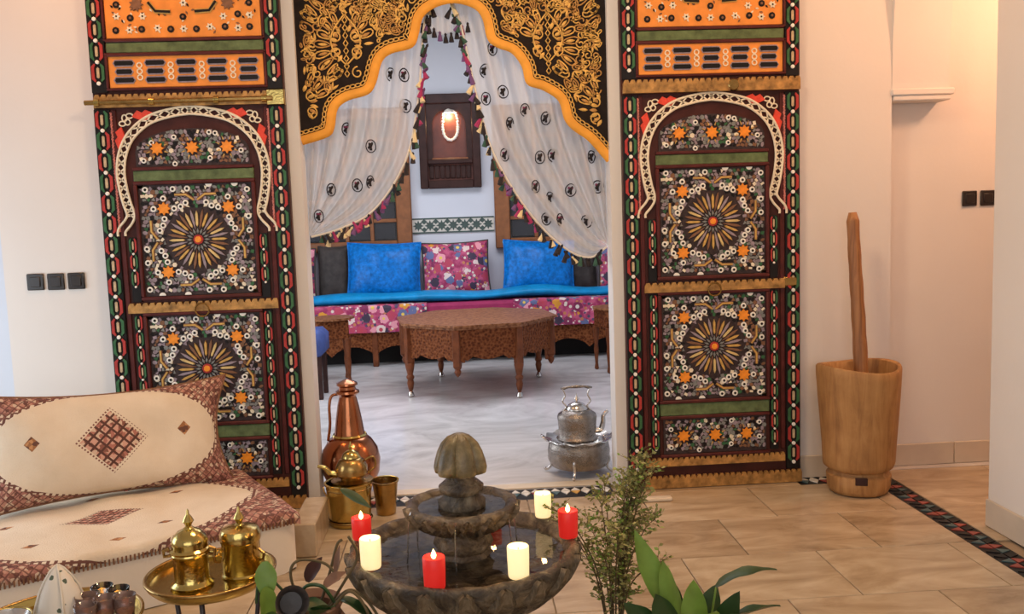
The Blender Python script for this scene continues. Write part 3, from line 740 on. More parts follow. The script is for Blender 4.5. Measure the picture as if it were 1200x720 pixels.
def big_bent(s_):
    c = [(s_*.052, .045), (s_*.018, 0), (-s_*.055, -.004)]
    m = MB(); m.mat(0).tube([(p[0], -.001, p[1]) for p in c], .0165, 4, flat=.3); m.mat(1).tube([(p[0], -.0055, p[1]) for p in c], .0085, 4, flat=.4); return m
make_leaf('door_1', -.870-W, 'carved painted door leaf with a rod bolt, beside the embroidered banquette', 0)
make_leaf('door_2', .870, 'carved painted door leaf with notched hasps, beside the wooden mortar', 1)
# ================================================================== salon
def pillow_mesh(hw, hh, T, mat, name='cushion_body', seed=0, ears=.05, n=28):
    rnd = random.Random(seed); ph = [rnd.uniform(0, 6.28) for _ in range(6)]
    m = MB()
    def side(sg):
        def fn(u, v):
            a, b = 2*u-1, 2*v-1
            x = a*hw*(1-ears*(1-b*b)*abs(a)**3); z = b*hh*(1-ears*1.4*(1-a*a)*abs(b)**3)
            t = max(0.0, (1-abs(a)**3.0)*(1-abs(b)**3.0))**.62
            wr = 1+.07*math.sin(5*a+ph[0])*math.sin(4*b+ph[1])+.04*math.sin(11*a+ph[2]+3*b)
            return (x, sg*T*t*wr, z)
        return fn
    uvf = lambda u, v: ((2*u-1)*hw, (2*v-1)*hh)
    m.grid(side(-1), n, n, uvf); k = len(m.f); m.grid(side(1), n, n, uvf)
    m.f[k:] = [f[::-1] for f in m.f[k:]]
    return m
def edge_path(hw, hh, ears=.05, n=14):
    P = []
    for (a0, b0, a1, b1) in ((-1, -1, 1, -1), (1, -1, 1, 1), (1, 1, -1, 1), (-1, 1, -1, -1)):
        for i in range(n):
            t = i/n; a = a0+(a1-a0)*t; b = b0+(b1-b0)*t
            P.append((a*hw*(1-ears*(1-b*b)*abs(a)**3), 0, b*hh*(1-ears*1.4*(1-a*a)*abs(b)**3)))
    return P
def cushion(name, label, loc, hw, hh, T, mat, pip, tilt=.25, rz=0.0, ry=0.0, group='salon sofa cushions', seed=0, ears=.05, pr=.010):
    o = thing(name, label, 'cushion', loc, rz, group)
    b = pillow_mesh(hw, hh, T, mat, seed=seed, ears=ears).build('cushion_cover', mat, o, 180); b.rotation_euler = (-tilt, ry, 0); b.location = (0, 0, hh*math.cos(tilt))
    p = MB().tube(edge_path(hw, hh, ears), pr, 6, True).build('piping', pip, o, 180); p.rotation_euler = (-tilt, ry, 0); p.location = (0, 0, hh*math.cos(tilt))
    return o
# sofa with carved scalloped plinth
sf = thing('salon_sofa', 'long low wooden sofa with crimson seat under the blue cushions', 'sofa', (0, 4.55, 0))
def scallop(x0, x1, z0, z1, n, amp):
    pts = [(x0, z1), (x0, z0)]
    for k in range(n):
        for i in range(1, 9):
            t = (k+i/8)/n; pts.append((x0+(x1-x0)*t, z0+amp*(abs(math.sin(PI*(t*n)))**.7)))
    pts.append((x1, z1)); return pts
# the apron is split into panels so that each polygon stays simple
for k in range(6):
    xa = -2.7+k*.9
    MB().plate(scallop(xa, xa+.897, .115, .40, 2, .10), .02, -.02).build('carved_apron', 'carved_walnut', sf)
    MB().box(xa-.03, xa+.03, -.03, .03, 0, .40, ch=.008).build('leg', 'walnut', sf)
MB().box(-2.7, 2.7, .02, .84, .34, .42).build('sofa_frame', 'walnut', sf)
MB().box(-2.7, 2.7, .25, .30, .0, .34).build('under_shade_sheet', 'shade_black', sf)  # black sheet standing in for the shade under the sofa, no plinth part
MB().box(-2.72, 2.72, -.04, .82, .42, .640, ch=.03).build('seat_mattress', 'magenta_cloth', sf)
# floral throws over the seat front
def throw(x0, x1):
    m = MB(); n = 40
    def fn(u, v):
        x = x0+(x1-x0)*u; wob = .006*math.sin(38*u)+.004*math.sin(91*u+1)
        s_ = v*.40
        if s_ < .12: return (x, .06-s_-.0, .648+wob*.3)
        return (x, -.062+wob, .648-(s_-.12)-.004)
    m.grid(fn, n, 16, lambda u, v: ((x1-x0)*u+x0, v*.40))
    m.f = [f[::-1] for f in m.f]
    return m
for (xa, xb) in ((-2.0, -.35), (.55, 2.0)): throw(xa, xb).build('floral_throw', 'floral_print', sf, 180)
# teal bolster blanket
bl = thing('rolled_blanket', 'turquoise satin blanket folded along the back of the crimson seat', 'blanket', (0, 4.755, .645))
m = MB()
def fn(u, v):
    x = -2.5+5.0*u; a = 2*PI*v; k = 1+.10*math.sin(9*u*PI+1)+.05*math.sin(31*u)
    zc = .055*k+.012*math.sin(7*u*PI); return (x, .17*math.cos(a)+.02*math.sin(12*u), max(.0, zc+.055*k*math.sin(a)))
m.grid(fn, 80, 14); m.build('blanket_roll', 'teal_satin', bl, 180)
cy = 5.12
cushion('blue_cushion', 'cobalt blue satin cushion next to the window with the dark post', (-.815, cy-.03, .652), .40, .318, .12, 'satin_blue', 'satin_blue', .22, 0, .03, seed=1)
cushion('blue_cushion', 'cobalt blue satin cushion under the lowest fold of the sheer curtain', (.885, cy-.03, .652), .395, .302, .12, 'satin_blue', 'satin_blue', .24, 0, .05, seed=2)
cushion('floral_cushion', 'pink floral cushion standing between the two blue cushions', (-.03, cy, .652), .37, .308, .12, 'floral_print', 'charcoal_cloth', .2, 0, -.02, seed=3)
cushion('floral_cushion', 'pink floral cushion half hidden by the doorway beside a dark cushion', (-1.86, cy, .652), .30, .297, .11, 'floral_print', 'charcoal_cloth', .2, seed=4)
cushion('floral_cushion', 'pink floral cushion half hidden at the end of the turquoise blanket', (1.88, cy, .652), .33, .297, .11, 'floral_print', 'charcoal_cloth', .2, seed=5)
cushion('dark_cushion', 'charcoal cushion tucked behind a cobalt blue cushion and a floral one', (-1.37, cy+.10, .652), .17, .305, .07, 'charcoal_cloth', 'charcoal_cloth', .15, seed=6)
cushion('dark_cushion', 'charcoal cushion showing between the blue cushion and the doorway edge', (1.38, cy+.10, .652), .16, .29, .07, 'charcoal_cloth', 'charcoal_cloth', .15, seed=7)
# wooden windows in the far wall
def window(name, x0, x1, z0, z1, label, ncol, nrow):
    wd = thing(name, label, None, (0, 5.399, 0), kind='structure')
    MB().box(x0, x0+.17, -.09, 0, z0, z1, ch=.01).build('window_frame', 'window_wood', wd)
    MB().box(x1-.17, x1, -.09, 0, z0, z1, ch=.01).build('window_frame', 'window_wood', wd)
    MB().box(x0+.17, x1-.17, -.09, 0, z0, z0+.11, ch=.01).build('window_frame', 'window_wood', wd)
    MB().box(x0+.17, x1-.17, -.09, 0, z1-.12, z1, ch=.01).build('window_frame', 'window_wood', wd)
    MB().box(x0+.17, x1-.17, -.012, -.002, z0+.11, z1-.12).build('shutter_board', 'dark_glass', wd)
    a, b, c, d = x0+.17, x1-.17, z0+.11, z1-.12
    mw, mh = (b-a)/ncol, (d-c)/nrow
    for i in range(ncol):
        for j in range(nrow):
            MB().box(a+i*mw+.02, a+(i+1)*mw-.02, -.032, -.026, c+j*mh+.02, c+(j+1)*mh-.02).build('pane', 'window_glass', wd)
    for i in range(1, ncol): MB().box(a+i*mw-.022, a+i*mw+.022, -.06, -.013, c, d, ch=.005).build('muntin', 'window_wood', wd)
    for j in range(1, nrow): MB().box(a, b, -.055, -.013, c+j*mh-.020, c+j*mh+.020, ch=.005).build('muntin', 'window_wood', wd)
window('window_1', -1.95, -.50, 1.18, 2.75, 'brown wooden window with dark panes above the cobalt cushion and dark cushion', 4, 6)
window('window_2', .43, 1.95, 1.16, 2.75, 'brown wooden window with dark panes behind the tasselled curtain fold', 4, 6)
# lit wall niche
nc = thing('wall_cabinet', 'dark carved wooden wall niche with a lamp and a shell garland', 'cabinet', (-.045, 5.398, 1.85))
for (a, b, c, d) in ((-.34, -.25, 0, 1.035), (.25, .34, 0, 1.035), (-.25, .25, .93, 1.035), (-.25, .25, 0, .09), (-.25, .25, .27, .32)):
    MB().box(a, b, -.10, 0, c, d, ch=.008).build('cabinet_frame', 'niche_wood', nc)
simple('niche_red', (.14, .035, .020), .45, var=.3, scale=9, bump=.1)
MB().box(-.25, .25, -.02, 0, .09, .93).build('back_panel', 'niche_red', nc)
for s_ in (-1, 1):
    pts = [(s_*.25, .93), (s_*.25, .32), (s_*.19, .32), (s_*.185, .70)]+[(s_*.185*math.cos(t), .70+.17*math.sin(t)) for t in [PI/2*i/8 for i in range(1, 9)]]+[(0, .93)]
    MB().plate(pts, -.02, -.07).build('arch_cheek', 'niche_wood', nc)
for k in range(8): MB().box(-.235+k*.059, -.235+k*.059+.05, -.045, -.02, .11, .255, ch=.006).build('baluster', 'niche_wood', nc)
MB().box(-.2, .2, -.09, -.02, .315, .335, ch=.004).build('shelf', 'window_wood', nc)
MB().lathe([(.012, .0), (.05, -.03), (.055, -.05), (.0, -.05)], 12, Matrix.Translation((0, -.05, .88))).build('lamp_shade', 'shell_white', nc)
MB().ball((0, -.05, .835), .022).build('lamp_bulb', 'bulb', nc)
point('niche_lamp', (-.045, 5.32, 1.85+.80), 5.5, (1, .66, .36), .03)
gl = thing('shell_garland', 'white shell garland looped inside the dark wall niche', 'garland', (-.03, 5.35, 2.40))
gm = None
pth = spline([Vector((-.07, 0, .27)), Vector((-.085, -.005, .12)), Vector((-.06, -.01, .02)), Vector((0, -.012, -.02)), Vector((.06, -.01, .02)), Vector((.085, -.005, .12)), Vector((.07, 0, .27)), Vector((0, .0, .31))], 5)
gm = MB().ball((0, 0, 0), (.020, .012, .014), 8, 5).mesh('shell_bead', 'shell_white', 180)
for i in range(0, len(pth)): put('shell_bead', gm, gl, tuple(pth[i]), (0, random.uniform(0, 3), 0))
# octagonal table
tb = thing('octagonal_table', 'octagonal carved walnut table with scalloped apron and turned legs', 'table', (.125, 3.17, 0), math.radians(30))
def octo(r_): return [(r_*math.cos(PI/4*i), r_*math.sin(PI/4*i)) for i in range(8)]
MB().prism(octo(.71), .600, .622).prism(octo(.735), .622, .640).build('tabletop', 'light_carved_walnut', tb, 20)
for i in range(8):
    a0, a1 = PI/4*i, PI/4*(i+1); R_ = .672
    p0 = Vector((R_*math.cos(a0), R_*math.sin(a0), 0)); p1 = Vector((R_*math.cos(a1), R_*math.sin(a1), 0)); L_ = (p1-p0).length
    mid = (p0+p1)/2; ang = (a0+a1)/2
    pts = [(-L_/2, .60), (-L_/2, .30)]
    for k in range(25):
        t = k/24; pts.append((-L_/2+L_*t, .335+.055*math.sin(PI*t)-.045*abs(math.cos(2.0*PI*t))*(1 if .15 < t < .85 else .3)))
    pts += [(L_/2, .30), (L_/2, .60)]
    o = MB().plate(pts, .012, -.012).build('apron_panel', 'carved_walnut', tb); o.location = mid; o.rotation_euler = (0, 0, ang+PI/2)
    st = MB().box(-.035, .035, -.03, .03, .29, .60, ch=.006).build('corner_post', 'walnut', tb); st.location = (R_*math.cos(a0), R_*math.sin(a0), 0); st.rotation_euler = (0, 0, a0)
    if i % 2 == 0:
        lg = MB().lathe([(.012, 0), (.026, .012), (.020, .035), (.013, .05), (.022, .075), (.030, .12), (.024, .15), (.034, .165), (.034, .18), (.024, .195), (.036, .25), (.042, .285), (.036, .30)], 14).build('leg', 'walnut', tb); lg.location = st.location
        sl = MB().lathe([(.0145, .002), (.029, .012), (.0235, .034), (.016, .048)], 12, cap=False).build('foot_cap', 'silver', lg)
    else:
        MB().lathe([(.0, .205), (.018, .222), (.030, .25), (.022, .27), (.036, .29)], 12).build('pendant_drop', 'walnut', tb, loc=tuple(st.location))
# small side tables half hidden by the doorway
def side_table(label, loc, rz):
    t = thing('side_table', label, 'table', loc, rz, 'salon side tables')
    MB().prism(octo(.22), .60, .62).build('tabletop', 'light_carved_walnut', t, 20)
    MB().box(-.15, .15, -.15, .15, .42, .60, ch=.01).build('apron', 'carved_walnut', t)
    for sx in (-1, 1):
        for sy in (-1, 1): MB().lathe([(.012, 0), (.022, .015), (.014, .06), (.024, .2), (.018, .25), (.03, .38), (.03, .43)], 10).build('leg', 'walnut', t, loc=(sx*.135, sy*.135, 0))
    return t
side_table('small dark wooden side table beside the doorway edge and the floral throw', (-1.23, 3.75, 0), .2)
side_table('small dark wooden side table at the far end of the crimson sofa seat', (1.47, 3.7, 0), .3)
# end of a second seat with blue cloth by the left jamb
bs = thing('blue_pouf', 'blue cloth seat on dark legs peeking past the doorway edge', 'seat', (-1.42, 3.05, 0))
MB().box(-.24, .24, -.2, .2, .36, .60, ch=.05).build('seat', 'denim_blue', bs, 180)
for sx in (-1, 1):
    for sy in (-1, 1): MB().box(sx*.19-.02, sx*.19+.02, sy*.15-.02, sy*.15+.02, 0, .37, ch=.004).build('leg', 'niche_wood', bs)

# ================================================================== curtains and valance
TM = ['thread_black', 'tassel_magenta', 'tassel_green', 'tassel_cream', 'tassel_purple']
tas = [MB().lathe([(.002, .018), (.008, .010), (.006, .004), (.011, -.012), (.015, -.034), (.004, -.036)], 7).mesh('tassel', t, 40) for t in TM]
def curtain(name, label, sgn, inner, outer_top, tie, motifs, yb=.120):
    c = thing(name, label, 'curtain', (0, yb, 0), group='sheer doorway curtains')
    inn = spline([Vector((p[0], 0, p[1])) for p in inner], 10); ni = len(inn)-1
    outer = lambda t: Vector((tie[0]+sgn*.012, 0, outer_top+(tie[1]-outer_top)*t))
    def fn(s, t):
        f = t*ni; i = min(int(f), ni-1); a = inn[i].lerp(inn[i+1], f-i); b = outer(t); p = b.lerp(a, s)
        wdt = (a-b).length; amp = min(.036, .05*wdt)
        y = amp*math.sin(2*PI*5.5*s+.8*t+.5)+.35*amp*math.sin(2*PI*12.3*s+2*t)
        sag = -.05*math.sin(PI*s)*t*t
        return Vector((p.x, y, p.z+sag*(1-t)*2))
    MB().grid(fn, 90, 70).build('sheer_cloth', 'sheer', c, 180)
    hem = [fn(1, k/60)+Vector((0, -.002, 0)) for k in range(61)]
    MB().tube(hem, .006, 5).build('hem', 'linen', c, 180)
    # tassels on the free edge
    tot = 0; nxt = .02; k = 0
    for i in range(1, len(hem)):
        seg = (hem[i]-hem[i-1]).length; tot += seg
        if tot > nxt and i < len(hem)-2:
            for e in range(2):
                o = put('tassel', tas[(k*7+e*3+k//3) % 5 if random.random() < .7 else 0], c, (hem[i].x-sgn*random.uniform(.0, .022), hem[i].y-.006+random.uniform(-.008, .008), hem[i].z-random.uniform(.012, .03)), (random.uniform(-.3, .3), random.uniform(-.6, .6), 0))
                o.scale = (1.0, 1.0, random.uniform(.8, 1.5))
            k += 1; nxt = tot+.036
    # embroidered motifs lying on the cloth
    N = 60; smp = [(i/N, j/N, fn(i/N, j/N)) for i in range(N+1) for j in range(N+1)]
    rnd = random.Random(11)
    for q, (mx_, mz_) in enumerate(motifs):
        s0, t0, p0 = min(smp, key=lambda e: (e[2].x-mx_)**2+(e[2].z-mz_)**2)
        m = MB(); wob = rnd.uniform(.6, 1.0)
        def onto(x, z):
            pp = min(smp, key=lambda e: (e[2].x-p0.x-x)**2+(e[2].z-p0.z-z)**2)[2]; return (p0.x+x, pp.y*.6+p0.y*.4-.006, p0.z+z)
        P = [onto(.030*wob*math.cos(a), .034*math.sin(a)) for a in [2*PI*i/14 for i in range(14 if q % 3 else 11)]]
        m.mat(0).tube(P, .0034, 4, q % 3 != 0)
        m.mat(0).tube([onto(-.014, -.012), onto(0, .004), onto(.010, .020)], [.006, .010, .004], 5); m.mat(1 if q % 2 else 0).tube([onto(-.012, .012), onto(.012, .010)], [.007, .005], 5)
        m.mat(0).tube([onto(.0, -.022), onto(.002, .0)], [.008, .004], 5)
        m.build('embroidered_motif', ['thread_black', 'thread_plum'], c, 180)
    return c
curtain('sheer_curtain', 'sheer white curtain swept up beside the door with the rod bolt', -1, [(-.10, 2.66), (-.146, 2.535), (-.196, 2.136), (-.278, 1.822), (-.45, 1.576), (-.638, 1.477), (-.800, 1.437)], 2.78, (-.800, 1.45),
        [(-0.337, 2.309), (-0.255, 2.294), (-0.265, 2.106), (-0.588, 1.994), (-0.681, 1.689), (-0.549, 1.698), (-0.461, 1.732), (-0.752, 1.548), (-.46, 1.90)])
curtain('sheer_curtain', 'sheer white curtain hanging lower, above the floral cushion at the doorway edge', 1, [(.00, 2.66), (.048, 2.531), (.124, 2.127), (.205, 1.83), (.381, 1.525), (.563, 1.332), (.703, 1.271), (.800, 1.324)], 2.78, (.800, 1.34),
        [(0.167, 2.284), (0.216, 2.394), (0.264, 2.178), (0.384, 2.066), (0.476, 2.041), (0.171, 2.135), (0.29, 2.019), (0.262, 1.833), (0.451, 1.827), (0.535, 1.825), (0.736, 1.814), (0.427, 1.653), (0.5, 1.604), (0.609, 1.647), (0.48, 1.486), (0.553, 1.482), (0.699, 1.468), (0.765, 1.651)])
hd = thing('curtain_heading', 'short gathered sheer heading with small dark tassels under the valance point', 'curtain', (0, .13, 0))
MB().grid(lambda u, v: (-.17+.26*u, .012*math.sin(30*u), 2.74-.22*v+.03*math.cos(2*PI*u)*v), 40, 6).build('heading_cloth', 'sheer', hd, 180)
for k in range(9): put('tassel', tas[(k*3) % 5 if k % 2 else 0], hd, (-.155+.03*k, -.004, 2.515+.028*math.cos(2*PI*k/8.5)-.01))
# stepped black and gold valance
VL = [(-.806, 1.925), (-.675, 1.963), (-.641, 2.006), (-.618, 2.103), (-.558, 2.149), (-.454, 2.178), (-.412, 2.234), (-.375, 2.342), (-.320, 2.385), (-.212, 2.413), (-.178, 2.478), (-.151, 2.564), (-.082, 2.615), (.020, 2.635)]
VR = [(.12, 2.606), (.165, 2.55), (.188, 2.445), (.235, 2.403), (.312, 2.371), (.364, 2.299), (.388, 2.209), (.470, 2.176), (.554, 2.116), (.583, 2.017), (.627, 1.962), (.709, 1.901), (.806, 1.785)]
vpts = [Vector((p[0], 0, p[1])) for p in VL+VR]
edge = spline(vpts, 5)
vl = thing('embroidered_valance', 'stepped black velvet valance with gold embroidery and amber border over the doorway', 'valance', (0, .045, 0))
def inset(d):
    out = []
    for i, p in enumerate(edge):
        a = edge[max(i-2, 0)]; b = edge[min(i+2, len(edge)-1)]; t = (b-a).normalized(); nrm = Vector((-t.z, 0, t.x))
        out.append(p+nrm*d)
    return out
ZT = 2.84
m = MB(); vs = []; fs = []
ins = inset(.030)
for yy in (-.004, .004):
    for p in ins: vs += [(p.x, yy, p.z), (p.x, yy, ZT)]
nE = len(ins)
for i in range(nE-1):
    a = 2*i; fs.append((a, a+2, a+3, a+1)); b = 2*nE+a; fs.append((b, b+1, b+3, b+2)); fs.append((a, b, b+2, a+2))
m.add(vs, fs).build('velvet_ground', 'black_velvet', vl, 20)
# amber border as a soft padded band
m = MB(); e0, e1, em = inset(-.004), inset(.046), inset(.020)
band = MB(); vs = []; fs = []
for i in range(nE): vs += [tuple(e0[i]+Vector((0, -.003, 0))), tuple(em[i]+Vector((0, -.0065, 0))), tuple(e1[i]+Vector((0, -.005, 0))), tuple(e0[i]+Vector((0, .008, 0)))]
for i in range(nE-1):
    a = 4*i
    for q in range(2): fs.append((a+q, a+4+q, a+5+q, a+1+q))
    fs.append((a+3, a+7, a+4, a))
band.add(vs, fs).build('amber_border', 'amber_cloth', vl, 180)
# twisted gold cord inside the border
cd_ = inset(.056); dist = [0]
for i in range(1, nE): dist.append(dist[-1]+(cd_[i]-cd_[i-1]).length)
def along(s):
    for i in range(1, nE):
        if dist[i] >= s: return cd_[i-1].lerp(cd_[i], (s-dist[i-1])/max(1e-6, dist[i]-dist[i-1])), (cd_[i]-cd_[i-1]).normalized()
    return cd_[-1], Vector((1, 0, 0))
lk = MB().tube([(.017*math.cos(a), -.002, .0085*math.sin(a)) for a in [2*PI*i/10 for i in range(10)]], .0036, 4, True).mesh('chain_link', 'gold_thread', 180)
s_ = .01
while s_ < dist[-1]:
    p, t = along(s_); put('chain_link', lk, vl, (p.x, -.010, p.z), (0, -math.atan2(t.z, t.x), 0)); s_ += .028
black_edge = inset(.056)
MB().tube([p+Vector((0, -.004, 0)) for p in black_edge], .014, 6, flat=.35).build('cord_ground', 'black_velvet', vl, 180)
# medallions
poly = [(p.x, p.z) for p in inset(.074)]+[(.82, ZT), (-.82, ZT)]
def inside(x, z):
    if abs(x) > .79 or z > ZT-.01: return False
    c = False; n = len(poly)
    for i in range(n):
        x1, z1 = poly[i]; x2, z2 = poly[(i+1) % n]
        if (z1 > z) != (z2 > z) and x < (x2-x1)*(z-z1)/(z2-z1)+x1: c = not c
    return c
def stroke(m, P, r=.0052):
    P = [p for p in P]
    if all(inside(p[0], p[1]) for p in P): m.tube([(p[0], -.006, p[1]) for p in P], r, 4, flat=.7)
def petal_loop(m, x, z, L_, w_, a, r=.005, closed=True):
    P = []
    for i in range(13):
        t = 2*PI*i/12; u = L_*.5*(1-math.cos(t)); v = w_*.5*math.sin(t)*(1-.35*math.cos(t))
        P.append((x+u*math.cos(a)-v*math.sin(a), z+u*math.sin(a)+v*math.cos(a)))
    stroke(m, P, r)
def curl(m, x, z, R_, a0, turns, sg, r=.005):
    P = [(x+R_*(1-.75*i/16)*math.cos(a0+sg*turns*2*PI*i/16), z+R_*(1-.75*i/16)*math.sin(a0+sg*turns*2*PI*i/16)) for i in range(17)]
    stroke(m, P, r)
def leaf_fill(m, x, z, L_, w_, a, d=-.008):
    pr = [(0, 0), (.25, .42), (.55, .5), (.8, .3), (1, 0), (.8, -.3), (.55, -.5), (.25, -.42)]
    P = [(x+u*L_*math.cos(a)-v*w_*math.sin(a), z+u*L_*math.sin(a)+v*w_*math.cos(a)) for u, v in pr]
    if all(inside(*p) for p in P): m.plate(P, -.003, d, .002)
MED = [(-.555, 2.40), (.503, 2.39), (-.80, 2.10), (.80, 2.03), (-.80, 2.70), (.80, 2.70)]
def medallion(cx, cz):
    m = MB()
    # central chain of lozenges
    for k in range(12):
        z = cz-.215+k*.039; m.mat(0); stroke(m, [(cx, z), (cx+.012, z+.018), (cx, z+.036), (cx-.012, z+.018), (cx, z)], .0042)
    for sg in (-1, 1):
        m.mat(0); curl(m, cx+sg*.05, cz+.075, .040, PI/2, 1.3, -sg); curl(m, cx+sg*.05, cz-.010, .034, -PI/2, 1.2, sg)
        m.mat(1); curl(m, cx+sg*.045, cz+.135, .026, 0, 1.1, sg)
        m.mat(0)
        for k, (r0, a, L_, w_) in enumerate(((.105, -.95, .085, .032), (.105, -.6, .09, .034), (.105, -.25, .085, .034), (.10, .1, .085, .034), (.10, .45, .08, .034), (.11, .8, .075, .030), (.12, 1.15, .07, .028))):
            aa = a if sg > 0 else PI-a
            petal_loop(m.mat(k % 2), cx+r0*.8*math.cos(aa), cz+.02+r0*math.sin(aa), L_, w_, aa)
            leaf_fill(m.mat(1-k % 2), cx+r0*.93*math.cos(aa), cz+.02+r0*1.1*math.sin(aa), L_*.62, w_*.5, aa)
            leaf_fill(m.mat(k % 2), cx+r0*.42*math.cos(aa+.15), cz+.03+r0*.55*math.sin(aa+.15), .045, .02, aa)
            leaf_fill(m.mat(0), cx+r0*1.75*math.cos(aa+.17), cz+.02+r0*2.0*math.sin(aa+.17), .045, .016, aa+.17)
        # enclosing heart-shaped outline
        P = [(cx+sg*.085*math.sin(PI*t)*(1-.2*t), cz-.075+.26*t) for t in [i/14 for i in range(15)]]
        stroke(m.mat(0), P, .0055)
        curl(m.mat(0), cx+sg*.055, cz-.115, .032, PI*.5, 1.1, sg); curl(m.mat(1), cx+sg*.035, cz-.175, .024, PI*.5, 1.0, sg)
        petal_loop(m.mat(0), cx+sg*.02, cz-.10, .10, .04, -.5 if sg > 0 else PI+.5); petal_loop(m.mat(1), cx+sg*.02, cz-.15, .08, .034, -.7 if sg > 0 else PI+.7)
    return tag(m.build('medallion', ['gold_thread', 'ochre_thread'], vl, 180), kind='stuff')
for c_ in MED: medallion(*c_)
# scrolling fill between the medallions
rnd = random.Random(21); pts_ = []; m = MB()
for _ in range(14000):
    x, z = rnd.uniform(-.79, .79), rnd.uniform(1.8, 2.83)
    if not inside(x, z) or any(((x-a)/.172)**2+((z-b)/.205)**2 < 1 for a, b in MED): continue
    if any((x-a)**2+(z-b)**2 < .0275**2 for a, b in pts_): continue
    pts_.append((x, z))
for i, (x, z) in enumerate(pts_):
    m.mat(i % 3 == 0); a = rnd.uniform(0, 6.28); R_ = .026
    if i % 3 == 1:
        for da in (-.75, 0, .75): leaf_fill(m, x-.02*math.cos(a), z-.02*math.sin(a), .046, .013, a+da)
        continue
    for sc_ in (1, .8, .6, .45):
        k = len(m.f)
        if i % 2: curl(m, x, z, R_*sc_, a, 1.15, rnd.choice((-1, 1)), .0048)
        else: petal_loop(m, x-.03*sc_*math.cos(a), z-.03*sc_*math.sin(a), .062*sc_, .034*sc_, a, .0048); petal_loop(m, x-.014*sc_*math.cos(a), z-.014*sc_*math.sin(a), .03*sc_, .012*sc_, a, .004)
        if len(m.f) > k: break
tag(m.build('scroll_embroidery', ['gold_thread', 'ochre_thread'], vl, 180), kind='stuff')
# ================================================================== banquette with embroidered cover
cr = math.radians(30)
cb_ = thing('banquette', 'low cream banquette with embroidered cover in front of the painted door', 'sofa', (-1.552, -.9045, 0), cr)
HX, HY, HT = .675, .425, .27
def soft_box(hx, hy, z0, z1, rad, nx=40, ny=28, puff=.02):
    m = MB()
    def prof(t, h):   # superellipse-like clamp
        return t
    def fn(u, v):
        a = 2*PI*u; ca, sa = math.cos(a), math.sin(a); e = .13
        x = hx*abs(ca)**e*(1 if ca > 0 else -1); y = hy*abs(sa)**e*(1 if sa > 0 else -1)
        if v < .45: z = z0+(z1-rad-z0)*v/.45; k = 1.0
        elif v < .7:
            q = (v-.45)/.25*PI/2; z = z1-rad+rad*math.sin(q); k = 1-(1-math.cos(q))*rad/max(hx, hy)
            x *= 1-(1-math.cos(q))*rad/hx; y *= 1-(1-math.cos(q))*rad/hy
        else:
            q = (v-.7)/.3; x *= (1-rad/hx)*(1-q); y *= (1-rad/hy)*(1-q); z = z1+puff*(1-(1-q)**2)*.6
        return (x, y, z+.006*math.sin(6*a+3*v))
    m.grid(fn, 96, 26); return m
soft_box(HX, HY, .004, HT-.012, .045).build('mattress', 'linen', cb_, 180)
def top_z(x, y):
    e = max(abs(x)/HX, abs(y)/HY); d = max(0, 1-e)
    return HT+.012*min(1, d*4)+.007*math.sin(7*x+1)*math.sin(9*y)+.004*math.sin(19*x+4*y)
m = MB()
def cov(u, v):
    x, y = (2*u-1)*(HX+.004), (2*v-1)*(HY+.03)
    yy = max(-HY-.004, min(HY+.004, y)); dz = max(0, abs(y)-HY-.004)
    z = top_z(x, yy)
    ex = max(0, abs(x)-(HX-.035)); ey = max(0, abs(yy)-(HY-.035)); z -= 6.5*(ex*ex+ey*ey)
    return (x, yy, z-dz*1.4)
m.grid(cov, 70, 50, lambda u, v: ((2*u-1)*HX+.04, (2*v-1)*HY)); m.build('embroidered_cover', 'embroidered_cover', cb_, 180)
fr = MB(); x = -HX+.02
while x < HX-.02:
    fr.box(x, x+.006, -HY-.009, -HY-.003, HT-.056, HT-.032); x += .0155
tag(fr.build('comb_fringe', 'brown_paint', cb_), kind='stuff')
cs = cushion('embroidered_cushion', 'large cream cushion with a diamond motif and embroidered corners on the banquette', (-1.680, -.580, .264), .575, .275, .12, 'embroidered_cushion', 'brown_paint', .30, cr, .045, None, 9, .13, .006)
# plinth block beside the banquette
tag(MB().box(-.055, .055, -.2, .2, .0015, .160, ch=.006).build('stone_block', 'travertine', None, 30, (-.765, -.600, 0)), 'beige marble block between the banquette end and the brass buckets', 'block')
tag(MB().box(-.15, .15, -.022, .022, .0015, .022, ch=.005).build('cream_strip', 'marble_cream', None, 30, (.90, -.265, 0), (0, 0, -.02)), 'cream strip on the floor before the hasped door', 'block')  # low cream bar on the floor

# ================================================================== tray tables and brass
def tray(label, loc, R_, legs=3):
    t = thing('tray_table', label, 'table', (loc[0], loc[1], 0)); z = loc[2]
    MB().lathe([(0, z-.012), (R_*.9, z-.012), (R_*.99, z+.006), (R_, z+.022), (R_-.006, z+.022), (R_*.95, z+.002), (R_*.88, z), (0, z)], 48).build('tray', 'brass', t)
    MB().tube([(R_*math.cos(a), R_*math.sin(a), z+.022) for a in [2*PI*i/48 for i in range(48)]], .006, 6, True).build('tray_rim', 'aged_brass', t, 180)
    for k in range(legs):
        a = 2*PI*k/legs+.6; MB().tube([(R_*.8*math.cos(a), R_*.8*math.sin(a), 0), (R_*.7*math.cos(a), R_*.7*math.sin(a), z*.5), (R_*.82*math.cos(a), R_*.82*math.sin(a), z-.012)], .008, 8).build('leg', 'dark_metal', t, 180)
    return t
tray('round brass tray on thin dark legs holding two brass canisters', (-.858, -1.93, .38), .20)
tray('round brass tray at the picture corner holding glasses and a cone cover', (-1.225, -2.22, .368), .235, 4)
def knob(m, z, s_=1): m.lathe([(.018*s_, z), (.009*s_, z+.008*s_), (.012*s_, z+.016*s_), (.018*s_, z+.024*s_), (.012*s_, z+.036*s_), (.005*s_, z+.046*s_), (.004*s_, z+.058*s_), (0, z+.064*s_)], 12); return m
